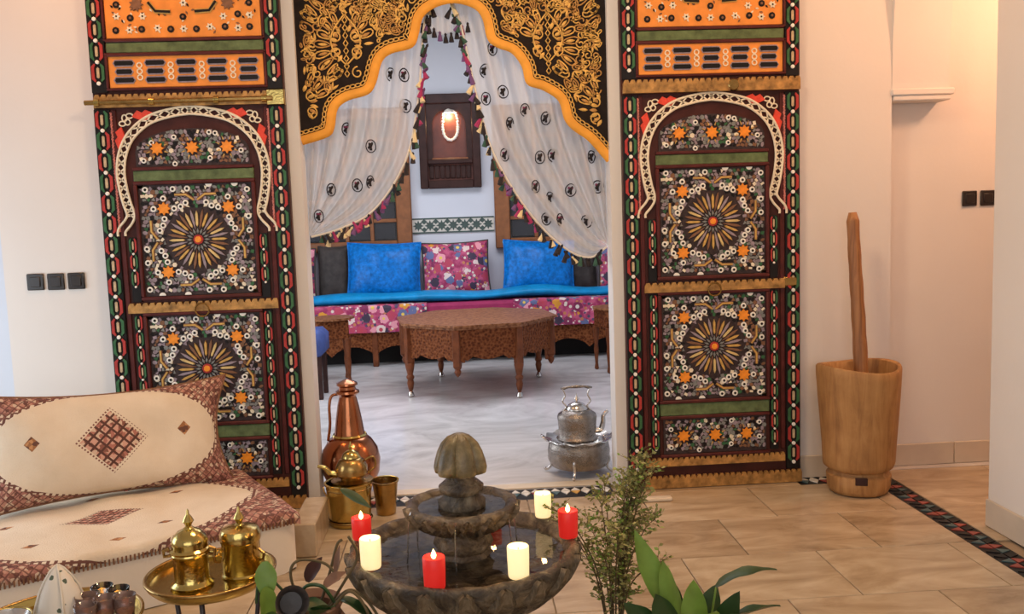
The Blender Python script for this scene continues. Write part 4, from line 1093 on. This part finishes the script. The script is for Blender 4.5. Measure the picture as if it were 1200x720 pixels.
c1 = thing('brass_canister', 'shiny brass canister with tall domed lid and knob on the tray', 'canister', (-.905, -1.975, .3805))
MB().lathe([(0, 0), (.062, 0), (.066, .006), (.058, .014), (.053, .022), (.054, .095), (.060, .106), (.058, .112), (0, .112)], 32).build('canister_body', 'brass', c1)
lid = MB().lathe([(.062, .112), (.064, .118), (.056, .124), (.055, .135), (.057, .142), (.050, .160), (.036, .175), (.020, .183), (.015, .186)], 32).build('lid', 'brass', c1)
knob(MB(), .184).build('knob', 'brass', lid)
for s_ in (-1, 1): MB().tube([(s_*.058, -.01, .102), (s_*.078, -.012, .100), (s_*.080, -.012, .118), (s_*.062, -.01, .124)], .006, 6).build('hasp', 'aged_brass', c1)
c2 = thing('brass_canister', 'straight-sided brass canister with flat-shouldered lid on the tray', 'canister', (-.765, -1.905, .3805))
MB().lathe([(0, 0), (.064, 0), (.066, .005), (.061, .010), (.0605, .108), (.063, .112), (0, .112)], 36).build('canister_body', 'brass', c2)
lid = MB().lathe([(.0635, .112), (.065, .118), (.064, .138), (.058, .152), (.036, .160), (.018, .164)], 36).build('lid', 'brass', c2)
knob(MB(), .162).build('knob', 'brass', lid)
for s_ in (-1, 1): MB().tube([(s_*.062, -.02, .085), (s_*.080, -.03, .075), (s_*.076, -.03, .055), (s_*.062, -.02, .05)], .005, 6).build('handle', 'aged_brass', c2)
# cone cover, glasses and bowl on the corner tray
cc_ = thing('cone_cover', 'white pointed cloth cover with green sprigs on the corner tray', 'cover', (-1.237, -2.15, .369))
MB().lathe([(.070, 0), (.068, .02), (.063, .05), (.051, .09), (.034, .125), (.017, .150), (.006, .162), (0, .164)], 28, rib=lambda r_, z, a, k: (r_*(1+.03*math.cos(4*a)), z)).build('cloth_cone', 'flecked_cloth', cc_, 180)
for q in range(4):
    a = q*PI/2+.5; prf = [(.071, 0), (.069, .02), (.064, .05), (.052, .09), (.035, .125), (.018, .151), (.003, .165)]
    MB().tube([(r_*1.03*math.cos(a), r_*1.03*math.sin(a), z) for r_, z in prf], .0035, 5).build('seam_piping', 'linen', cc_, 180)
gm_ = [MB().lathe([(.019, 0), (.021, .002), (.024, .030), (.029, .066), (.0275, .066), (.0225, .030), (.019, .006), (0, .005)], 18).mesh('glass', t, 180) for t in ('tea_glass', 'clear_glass')]
gpos = [(-1.135, -2.10, 1, 'clear tea glass at the back of the glass cluster'), (-1.078, -2.125, 1, 'clear tea glass beside the back one, away from the cone cover'), (-1.155, -2.165, 0, 'brown tinted tea glass next to the cone cover'), (-1.094, -2.19, 0, 'brown tinted tea glass in the middle of the cluster'), (-1.040, -2.18, 0, 'brown tinted tea glass on the outer side of the cluster'), (-1.13, -2.235, 0, 'brown tinted tea glass in front at the picture edge')]
for x, y, k, lb in gpos:
    o = put('tea_glass', gm_[k], None, (x, y, .369)); tag(o, lb, 'glass', 'tea glasses on the corner tray')
    o.scale = (1.12, 1.12, 1.12)
bw = thing('metal_bowl', 'dark shiny metal bowl cut by the picture corner beside the cone cover', 'bowl', (-1.345, -2.27, .369))
MB().lathe([(.03, 0), (.035, .006), (.062, .03), (.075, .060), (.072, .062), (.058, .034), (.03, .012), (0, .010)], 24).build('bowl_wall', 'silver', bw, 60)
MB().tube([(.075*math.cos(a), .075*math.sin(a), .061) for a in [2*PI*i/24 for i in range(24)]], .004, 5, True).build('bowl_rim', 'brass', bw, 180)

# ================================================================== copper and brass by the doorway
jg = thing('copper_jug', 'tall copper jug with long tapering neck standing in the doorway', 'jug', (-.655, .14, .006))
MB().lathe([(0, 0), (.09, 0), (.10, .012), (.125, .05), (.155, .12), (.163, .19), (.150, .255), (.118, .305), (.088, .330)], 40).build('jug_body', 'copper', jg)
MB().lathe([(.088, .330), (.082, .345), (.072, .42), (.058, .50), (.046, .548), (.050, .556), (.060, .565)], 32, cap=False).build('neck', 'copper', jg)
MB().lathe([(.052, .556), (.066, .568), (.064, .580), (.048, .588), (.044, .602), (.058, .612), (.056, .624), (.036, .634), (.014, .642), (0, .645)], 28).build('lid', 'copper', jg)
MB().lathe([(.090, .322), (.096, .330), (.090, .340)], 32, cap=False).build('neck_ring', 'brass', jg)
MB().tube(spline([Vector((-.045, 0, .56)), Vector((-.085, -.01, .555)), Vector((-.10, -.02, .50)), Vector((-.10, -.03, .40)), Vector((-.115, -.03, .31))], 6), .008, 8).build('handle', 'copper', jg, 180)
bk = thing('brass_bucket', 'wide brass bucket carrying the small teapot by the doorway', 'bucket', (-.612, -.345, .001))
MB().lathe([(0, 0), (.100, 0), (.105, .006), (.108, .10), (.112, .20), (.120, .206), (.121, .214), (.112, .216), (.106, .205), (.102, .10), (.098, .012), (0, .010)], 40).build('bucket_wall', 'brass', bk)
for z in (.025, .185): MB().lathe([(.109, z-.006), (.114, z), (.110, z+.006)], 40, cap=False).build('hoop', 'aged_brass', bk)
MB().tube([(.118*math.cos(t), -.05+.0*t, .205-.10*math.sin(t)) for t in [PI*i/16 for i in range(17)]], .0045, 6).build('bail_handle', 'aged_brass', bk, 180)
tp_ = thing('brass_teapot', 'small brass teapot with long spout sitting on the bucket', 'teapot', (-.594, -.335, .217))
MB().lathe([(0, .0), (.104, .0), (.105, .004), (.06, .008), (.055, .012), (.078, .035), (.080, .07), (.062, .105), (.045, .118)], 32).build('teapot_body', 'aged_brass', tp_)
ld = MB().lathe([(.047, .118), (.046, .124), (.036, .142), (.018, .154), (.008, .158)], 24).build('lid', 'brass', tp_); knob(MB(), .155, .7).build('knob', 'brass', ld)
MB().tube(spline([Vector((-.070, -.01, .035)), Vector((-.105, -.015, .045)), Vector((-.130, -.02, .075)), Vector((-.165, -.02, .085))], 6), [.018-.010*i/18 for i in range(19)], 10).build('spout', 'brass', tp_, 180)
MB().tube(spline([Vector((.066, 0, .10)), Vector((.11, .0, .115)), Vector((.12, 0, .07)), Vector((.08, 0, .035))], 6), .006, 8).build('handle', 'aged_brass', tp_, 180)
b2 = thing('brass_pail', 'small flared brass pail beside the wide bucket', 'bucket', (-.440, -.230, .001))
MB().lathe([(0, 0), (.046, 0), (.050, .006), (.056, .08), (.066, .165), (.072, .170), (.071, .176), (.063, .176), (.052, .08), (.045, .010), (0, .008)], 32).build('bucket_wall', 'aged_brass', b2)
MB().tube([(.068*math.cos(t), .02, .172+.02*math.sin(t)) for t in [PI*i/12 for i in range(13)]], .004, 6).build('bail_handle', 'brass', b2, 180)

# silver kettle on its brazier
bz = thing('silver_brazier', 'engraved silver brazier bowl on scroll feet at the threshold', 'brazier', (.645, .325, .0065))
MB().lathe([(0, .035), (.12, .035), (.160, .045), (.178, .080), (.182, .135), (.174, .180), (.162, .192)], 48, cap=False).build('brazier_bowl', 'engraved_silver', bz)
MB().lathe([(.158, .186), (.182, .196), (.198, .206), (.196, .212), (.160, .200), (.145, .190), (.130, .150), (0, .145)], 64, rib=lambda r_, z, a, k: (r_*(1+(.025*math.cos(12*a) if r_ > .17 else 0)), z+(.006*math.cos(12*a) if r_ > .17 else 0)), cap=False).build('scalloped_rim', 'silver', bz)
for k in range(4):
    a = PI/4+k*PI/2+.5; d = Vector((math.cos(a), math.sin(a), 0))
    MB().tube(spline([d*.150+Vector((0, 0, .13)), d*.178+Vector((0, 0, .09)), d*.165+Vector((0, 0, .04)), d*.195+Vector((0, 0, .009)), d*.205+Vector((0, 0, .018))], 5), .009, 8).build('foot', 'silver', bz, 180)
for s_ in (-1, 1): MB().tube([(s_*.185, -.03, .20), (s_*.215, -.02, .225), (s_*.215, .02, .225), (s_*.185, .03, .20)], .006, 6).build('handle', 'silver', bz, 180)
kt = thing('silver_kettle', 'engraved silver kettle with raised handle set on the brazier', 'kettle', (.640, .325, .203))
MB().lathe([(0, .0), (.118, .0), (.124, .010), (.112, .018), (.108, .03), (.112, .10), (.116, .135), (.110, .150), (.085, .168), (.060, .178)], 40).build('kettle_body', 'engraved_silver', kt)
ld = MB().lathe([(.062, .178), (.060, .186), (.048, .205), (.026, .216), (.012, .220)], 28).build('lid', 'silver', kt); knob(MB(), .217, .85).build('knob', 'silver', ld)
MB().tube(spline([Vector((.100, -.01, .05)), Vector((.135, -.015, .055)), Vector((.150, -.015, .095)), Vector((.152, -.02, .135)), Vector((.178, -.02, .165))], 6), [.020-.011*i/24 for i in range(25)], 10).build('spout', 'silver', kt, 180)
for s_ in (-1, 1): MB().tube(spline([Vector((s_*.085, 0, .165)), Vector((s_*.062, 0, .195)), Vector((s_*.082, 0, .225)), Vector((s_*.066, 0, .262)), Vector((s_*.080, 0, .300))], 6), .0055, 8).build('handle_upright', 'silver', kt, 180)
MB().tube([(-.092, 0, .302), (-.07, 0, .303), (-.045, 0, .309), (0, 0, .311), (.045, 0, .309), (.07, 0, .303), (.092, 0, .302)], [.005, .009, .007, .011, .007, .009, .005], 10).build('handle_grip', 'engraved_silver', kt, 180)

# ================================================================== mortar and pestle
mo = thing('wooden_mortar', 'tall rustic wooden mortar hewn from a trunk beside the painted door', 'mortar', (2.055, -.265, .0))
wob = lambda r_, z, a, k: (r_*(1+.018*math.sin(2*a+z*6)+.010*math.sin(5*a+k)), z+(.012*math.sin(a*2+1) if z > .6 else 0))
MB().lathe([(0, .001), (.125, .001), (.150, .008), (.160, .03), (.163, .098), (.150, .106), (.149, .124), (.160, .130), (.176, .142), (.181, .165), (.183, .25), (.192, .40), (.202, .52), (.210, .62), (.212, .665), (.205, .675), (.188, .668), (.180, .60), (.165, .45), (.12, .36), (0, .34)], 40, rib=wob).build('mortar_body', 'old_wood', mo, 60)
a0 = -1.9
nt_ = MB(); nt_.box(-.030, .030, -.008, .006, .072, .112, Matrix.Rotation(a0+PI/2, 4, 'Z') @ Matrix.Translation((0, -.158, 0)), .003); nt_.build('notch_shade', 'niche_wood', mo)  # dark block stands in for the shade of a notch; nothing is cut
pe = thing('wooden_pestle', 'long worn wooden pestle leaning upright in the mortar', 'pestle', (2.075, -.245, .37))
pp = [Vector((.012*(1-t)+(-.016)*t+.004*math.sin(5*t), .06*t, 1.10*t)) for t in [i/24 for i in range(25)]]
MB().tube(pp, [.038 if i < 6 else .037-.006*(i-6)/18+.0015*math.sin(i*1.7) for i in range(24)]+[.020], 14).build('pestle_shaft', 'pestle_wood', pe, 180)

# ================================================================== switches
def switch(x, z, label, grp, y=-.001, s_=.043):
    t = thing('light_switch', label, 'switch', (x, y, z), group=grp)
    MB().box(-s_, s_, -.010, 0, -s_, s_, ch=.004).build('switch_plate', 'switch_black', t)
    MB().box(-s_*.62, s_*.62, -.015, -.008, -s_*.62, s_*.62, ch=.003).build('rocker', 'switch_black', t)
switch(-2.203, 1.257, 'black square switch farthest from the painted door, first of three', 'three switches by the banquette')
switch(-2.100, 1.255, 'black square switch in the middle of the row of three', 'three switches by the banquette')
switch(-1.997, 1.255, 'black square switch nearest the painted door in the row of three', 'three switches by the banquette')
switch(2.872, 1.523, 'black square switch on the corridor wall, nearer the mortar', 'two corridor switches', .130)
switch(2.978, 1.523, 'black square switch on the corridor wall, nearer the white pier', 'two corridor switches', .130)

# ================================================================== fountain
FX, FY = -.040, -2.230
fo = thing('tiered_fountain', 'carved dark stone fountain with two tiers and a lobed finial', 'fountain', (FX, FY, 0))
MB().lathe([(0, .001), (.20, .001), (.20, .04), (.16, .07), (.10, .10), (.075, .14), (.07, .22), (.085, .29), (.075, .33), (.09, .36)], 32).build('pedestal', 'fountain_stone', fo)
sca = lambda n, amp, r0: (lambda r_, z, a, k: (r_*(1+(amp*abs(math.sin(n*a/2))-amp*.5 if r_ > r0 else 0)), z))
MB().lathe([(.085, .355), (.17, .385), (.25, .43), (.305, .48), (.328, .520), (.335, .540), (.333, .554), (.322, .560), (.310, .557), (.300, .545), (.290, .520), (.20, .505), (0, .50)], 128, rib=sca(20, .03, .16), cap=False).build('lower_bowl', 'fountain_stone', fo, 60)
lw = MB().lathe([(.292, .532), (.20, .532), (.10, .532), (0, .532)], 64, cap=False); 
lw.build('lower_water', 'water', fo, 180)
MB().lathe([(.095, .50), (.10, .51), (.082, .53), (.072, .545), (.085, .565), (.078, .585), (.06, .60), (.07, .62)], 32, rib=lambda r_, z, a, k: (r_*(1+.05*math.cos(8*a)), z), cap=False).build('column', 'fountain_stone', fo, 60)
MB().lathe([(.065, .612), (.10, .620), (.135, .640), (.155, .660), (.163, .674), (.160, .686), (.148, .690), (.136, .684), (.125, .668), (.06, .66), (0, .66)], 112, rib=sca(16, .03, .09), cap=False).build('upper_bowl', 'fountain_stone', fo, 60)
MB().lathe([(.128, .676), (.06, .676), (0, .676)], 40, cap=False).build('upper_water', 'water', fo, 180)
MB().lathe([(.068, .66), (.070, .69), (.058, .702), (.050, .712), (.064, .722), (.066, .736), (.052, .748), (.036, .760), (.034, .775), (.045, .785)], 28, cap=False).build('finial_stem', 'fountain_stone', fo, 60)
MB().lathe([(.030, .778), (.062, .772), (.075, .776), (.078, .790), (.074, .812), (.066, .838), (.054, .862), (.036, .880), (.016, .889), (0, .891)], 96, rib=lambda r_, z, a, k: (r_*(.76+.25*abs(math.cos(3*a+.75))**.45), z), cap=False).build('lobed_finial', 'finial_stone', fo, 60)
for k in range(6):
    a = 2*PI*k/6+.4; P = []
    for i in range(9): t = i/8; P.append(((.155+.02*t)*math.cos(a), (.155+.02*t)*math.sin(a), .684-.150*t*t))
    MB().tube(P, .0022, 5).build('water_thread', 'water', fo, 180)

def carved_leaf(prof, hw):
    P = spline([Vector((p[0], 0, p[1])) for p in prof], 4); n = len(P)-1; m = MB(); vs = []; fs = []
    for i, p in enumerate(P):
        a = P[max(i-1, 0)]; b = P[min(i+1, n)]; t = (b-a).normalized(); nr = Vector((t.z, 0, -t.x)); q = i/n
        w_ = hw*max(.04, math.sin(PI*(.12+.86*q)))**.8*(1+.18*math.cos(q*22))
        for u, h in ((-1, -.012), (-.55, .010), (0, .001), (.55, .010), (1, -.012)):
            c = p+nr*h; vs.append((c.x, u*w_, c.z))
    for i in range(n):
        for j in range(4): a = 5*i+j; fs.append((a, a+1, a+6, a+5))
    return m.add(vs, fs).mesh('carved_leaf', 'fountain_stone', 60)
lm = carved_leaf([(.15, .378), (.245, .425), (.305, .478), (.334, .525), (.338, .548)], .046)
um = carved_leaf([(.085, .615), (.125, .632), (.155, .658), (.164, .680)], .026)
for k in range(20): put('carved_leaf', lm, fo, (0, 0, 0), (0, 0, 2*PI*k/20))
for k in range(16): put('carved_leaf', um, fo, (0, 0, 0), (0, 0, 2*PI*k/16+.1))

# ================================================================== candles
def candle(kind, label, x, y, z, h=.085, r_=.029):
    t = thing(kind+'_candle', label, 'candle', (x, y, z), group='candles on the fountain')
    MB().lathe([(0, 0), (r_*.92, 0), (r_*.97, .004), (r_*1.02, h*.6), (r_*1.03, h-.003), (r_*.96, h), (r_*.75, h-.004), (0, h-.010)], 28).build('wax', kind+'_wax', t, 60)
    MB().tube([(0, 0, h-.014), (.001, 0, h-.004)], .0014, 6).build('wick', 'candle_wick', t)
    if kind == 'red': MB().lathe([(0, h-.008), (.005, h-.003), (.0068, h+.003), (.004, h+.012), (0, h+.020)], 10).build('candle_flame', 'flame', t, 180)
    l = point('candle_light', (x, y, z+h+.018), .22, (1, .55, .2), .008)
candle('white', 'white candle at the fountain rim, below a red candle', -.300, -2.335, .545)
candle('white', 'white candle at the front of the basin, on the side away from the jug', .106, -2.460, .545, .085)
candle('white', 'white candle at the far rim of the basin, nearest the silver brazier', .215, -2.030, .560, .075, .026)
candle('red', 'red candle at the rim in front of the brass bucket', -.345, -2.135, .558, .066)
candle('red', 'red candle at the very front of the basin', -.118, -2.510, .548, .085)
candle('red', 'red candle at the rim beside the feathery green plant', .272, -2.215, .558, .080)
candle('red', 'red candle glowing behind the fountain column', .055, -2.020, .515, .070, .026)

# ================================================================== plants
def blade(m, base, d, L_, w_, droop=.3, roll=0, fold=.25, n=8, wave=0.0):
    d = Vector(d).normalized(); sidev = d.cross(Vector((0, 0, 1)));
    sidev = sidev.normalized() if sidev.length > 1e-4 else Vector((1, 0, 0)); up = sidev.cross(d).normalized()
    q = Matrix.Rotation(roll, 3, d); sidev = q @ sidev; up = q @ up
    vs = []; fs = []; B = Vector(base)
    for i in range(n+1):
        t = i/n; c = B+d*(L_*t)+Vector((0, 0, -droop*L_*t*t)); hw = w_*(math.sin(PI*min(1, t*.96+.04))**.75)*(1-.45*t) if t < 1 else 0
        wv = wave*math.sin(t*14)*w_
        vs += [tuple(c-sidev*hw+up*(hw*fold+wv)), tuple(c), tuple(c+sidev*hw+up*(hw*fold-wv))]
    for i in range(n):
        a = 3*i; fs += [(a, a+1, a+4, a+3), (a+1, a+2, a+5, a+4)]
    m.add(vs, fs); return m
# feathery plant by the red candle
rnd = random.Random(5)
BX, BY = .445, -1.98
fp = thing('feathery_plant', 'feathery olive green plant with tiny leaves beside the fountain', 'plant', (BX, BY, 0))
MB().lathe([(0, .001), (.08, .001), (.085, .02), (.105, .12), (.112, .13), (.108, .148), (.096, .148), (.09, .12), (0, .115)], 28).build('pot', 'dark_pot', fp)
MB().lathe([(.089, .121), (.05, .128), (0, .126)], 20, cap=False).build('soil', 'soil', fp)
fol = MB(); stems = []
for k in range(21):
    a = rnd.uniform(0, 2*PI); sp = rnd.uniform(.04, .23); H_ = rnd.uniform(.26, .48)
    if k < 8: sp *= .5; H_ = rnd.uniform(.42, .52); a = rnd.uniform(-.7, .9)
    P = spline([Vector((.02*math.cos(a), .02*math.sin(a), .12)), Vector((sp*.35*math.cos(a), sp*.35*math.sin(a), .2+H_*.40)), Vector((sp*.8*math.cos(a), sp*.8*math.sin(a), .2+H_*.8)), Vector((sp*1.1*math.cos(a), sp*1.1*math.sin(a), .2+H_*(.93 if sp > .12 else 1.0)))], 7)
    stems.append(P)
    MB().tube(P, [.0035-.0028*i/len(P) for i in range(len(P))], 5).build('stem', 'twig', fp, 180)
    for i in range(4, len(P)):
        for q in range(2):
            aa = rnd.uniform(0, 2*PI); el = rnd.uniform(-.2, .9); tw = Vector((math.cos(aa)*math.cos(el), math.sin(aa)*math.cos(el), math.sin(el))); Lt = rnd.uniform(.02, .06)
            e_ = P[i]+tw*Lt; fol.mat(1).tube([P[i], e_], .0009, 3)
            for s_ in range(4):
                f_ = P[i].lerp(e_, (s_+1)/4); ld_ = (tw+Vector((rnd.uniform(-1, 1), rnd.uniform(-1, 1), rnd.uniform(-.4, .8)))*.9)
                blade(fol.mat(0 if rnd.random() < .8 else 2), f_, ld_, rnd.uniform(.012, .021), rnd.uniform(.005, .0085), .2, rnd.uniform(0, 3), .2, 2)
tag(fol.build('foliage', ['moss_leaf', 'twig', 'bright_leaf'], fp, 180), kind='stuff')
# broad-leaved plant at the lower edge
bp = thing('broadleaf_plant', 'broad-leaved potted plant with bright pointed leaves at the lower picture edge', 'plant', (.60, -2.42, 0))
MB().lathe([(0, .001), (.08, .001), (.09, .02), (.11, .17), (.12, .185), (.115, .20), (.10, .20), (.095, .17), (0, .165)], 28).build('pot', 'clay', bp)
MB().lathe([(.094, .170), (0, .172)], 20, cap=False).build('soil', 'soil', bp)
LV = [  # tip offset x, y, z, width, material, droop
 (-.160, .02, .590, .030, 'bright_leaf', .05, .215), (-.095, -.02, .520, .032, 'bright_leaf', .08, .20), (-.02, -.05, .475, .034, 'bright_leaf', .1, .19), (.195, .0, .500, .030, 'deep_leaf', .25, .17),
 (.10, -.06, .440, .030, 'deep_leaf', .1, .15), (-.13, -.09, .460, .036, 'deep_leaf', .1, .18), (.17, -.10, .43, .034, 'deep_leaf', .2, .16), (.02, -.12, .43, .036, 'bright_leaf', .2, .18), (-.08, .06, .46, .030, 'deep_leaf', .1, .15), (.08, .08, .42, .03, 'deep_leaf', .3, .15), (-.20, -.02, .42, .03, 'deep_leaf', .2, .16)]
for (tx, ty, tz, wd, mt_, dr, Ll) in LV:
    wd *= 1.35; Ll *= 1.15; tz += .035
    tip = Vector((tx, ty, tz)); root = Vector((tx*.08, ty*.08, .17)); dvec = (tip-root).normalized(); b_ = tip-dvec*Ll*.93+Vector((0, 0, dr*Ll*.4))
    if mt_ == 'deep_leaf' and tx > .15: dvec = Vector((.75, -.1, .45)).normalized(); b_ = tip-dvec*Ll*.8
    MB().tube(spline([root, root.lerp(b_, .5)+Vector((0, 0, .02)), b_], 5), .0032, 5).build('leaf_stalk', 'bright_leaf', bp, 180)
    blade(MB(), b_, dvec, Ll, wd, dr, (PI/2 if abs(dvec.x) > abs(dvec.y) and dvec.z > .6 else 0)+rnd.uniform(-.35, .35), .35, 10, .06).build('leaf', mt_, bp, 180)
# trailing plant between the tray and the fountain
lp_ = thing('trailing_plant', 'trailing potted plant with curled stems between brass tray and fountain', 'plant', (-.47, -2.40, 0))
MB().lathe([(0, .001), (.07, .001), (.075, .01), (.105, .12), (.115, .30), (.105, .42), (.085, .455), (.092, .47), (.098, .480), (.090, .484), (.075, .465), (.08, .42), (0, .40)], 28).build('pot', 'clay', lp_)
MB().lathe([(.078, .432), (0, .435)], 20, cap=False).build('soil', 'soil', lp_)
def stalk(pts, r0=.004, mt_='twig'): MB().tube(spline([Vector(p) for p in pts], 8), r0, 6).build('stem', mt_, lp_, 180)
stalk([(0, 0, .43), (-.04, .0, .55), (-.02, .0, .60), (.05, .01, .585), (.09, 0, .54)]); stalk([(0, 0, .43), (-.09, .0, .55), (-.12, -.02, .56), (-.13, -.03, .50)], .004, 'deep_leaf')
stalk([(.02, 0, .43), (.06, .02, .55), (.085, .02, .63), (.10, .02, .645)]); stalk([(.03, 0, .43), (.10, 0, .53), (.14, .01, .60), (.12, .0, .66)]); stalk([(.03, 0, .43), (.11, -.03, .52), (.16, -.04, .50), (.20, -.05, .44), (.23, -.06, .36)])
stalk([(.04, -.02, .43), (.12, -.06, .53), (.17, -.08, .48), (.18, -.09, .40)]); stalk([(-.02, 0, .43), (.0, -.05, .54), (.05, -.06, .55), (.08, -.05, .50)], .005, 'deep_leaf')
for (b_, d_, L_, wd, mt_, dr, rl) in (((-.10, -.03, .615), (.05, -.15, -1), .10, .036, 'bright_leaf', .1, .2), ((-.10, -.06, .555), (.1, -.1, -1), .11, .040, 'bright_leaf', .1, -.2), ((-.02, -.08, .50), (.8, -.2, .3), .11, .034, 'deep_leaf', .3, .3),
                                      ((.03, -.08, .47), (.5, -.4, .7), .12, .038, 'deep_leaf', .3, -.4), ((.05, -.02, .53), (.6, .1, .5), .08, .024, 'clay', .2, .5), ((.08, .0, .56), (.2, .0, 1), .08, .014, 'clay', .0, .9), ((.09, -.03, .50), (.9, -.3, -.2), .12, .03, 'deep_leaf', .4, .0),
                                      ((-.04, -.06, .47), (-.5, -.5, .4), .11, .036, 'deep_leaf', .3, .2), ((.0, .02, .53), (.3, .3, .6), .09, .03, 'niche_wood', .2, .2), ((.07, -.06, .44), (.6, -.5, .1), .12, .034, 'bright_leaf', .5, .4), ((-.10, -.02, .44), (-.2, -.2, -1), .11, .034, 'bright_leaf', .1, .4)):
    blade(MB(), b_, d_, L_, wd, dr, rl, .3, 9, .05).build('leaf', mt_, lp_, 180)
cu = thing('brass_cup', 'small dark brass cup tipped over in the trailing plant', 'cup', (-.495, -2.50, .525), .2)
o = MB().lathe([(0, 0), (.030, 0), (.034, .01), (.040, .05), (.043, .055), (.037, .05), (.028, .012), (0, .010)], 24).build('cup_wall', 'dark_pot', cu, 60); o.rotation_euler = (1.15, .2, 0)
lf = blade(MB(), (0, 0, 0), (.85, -.15, -.50), .175, .034, .05, .5, .2, 10, .03).build('fallen_leaf', 'deep_leaf', None, 180, (-.635, -.475, .215))
tag(lf, 'long dark green leaf lying across the wide brass bucket', 'leaf')
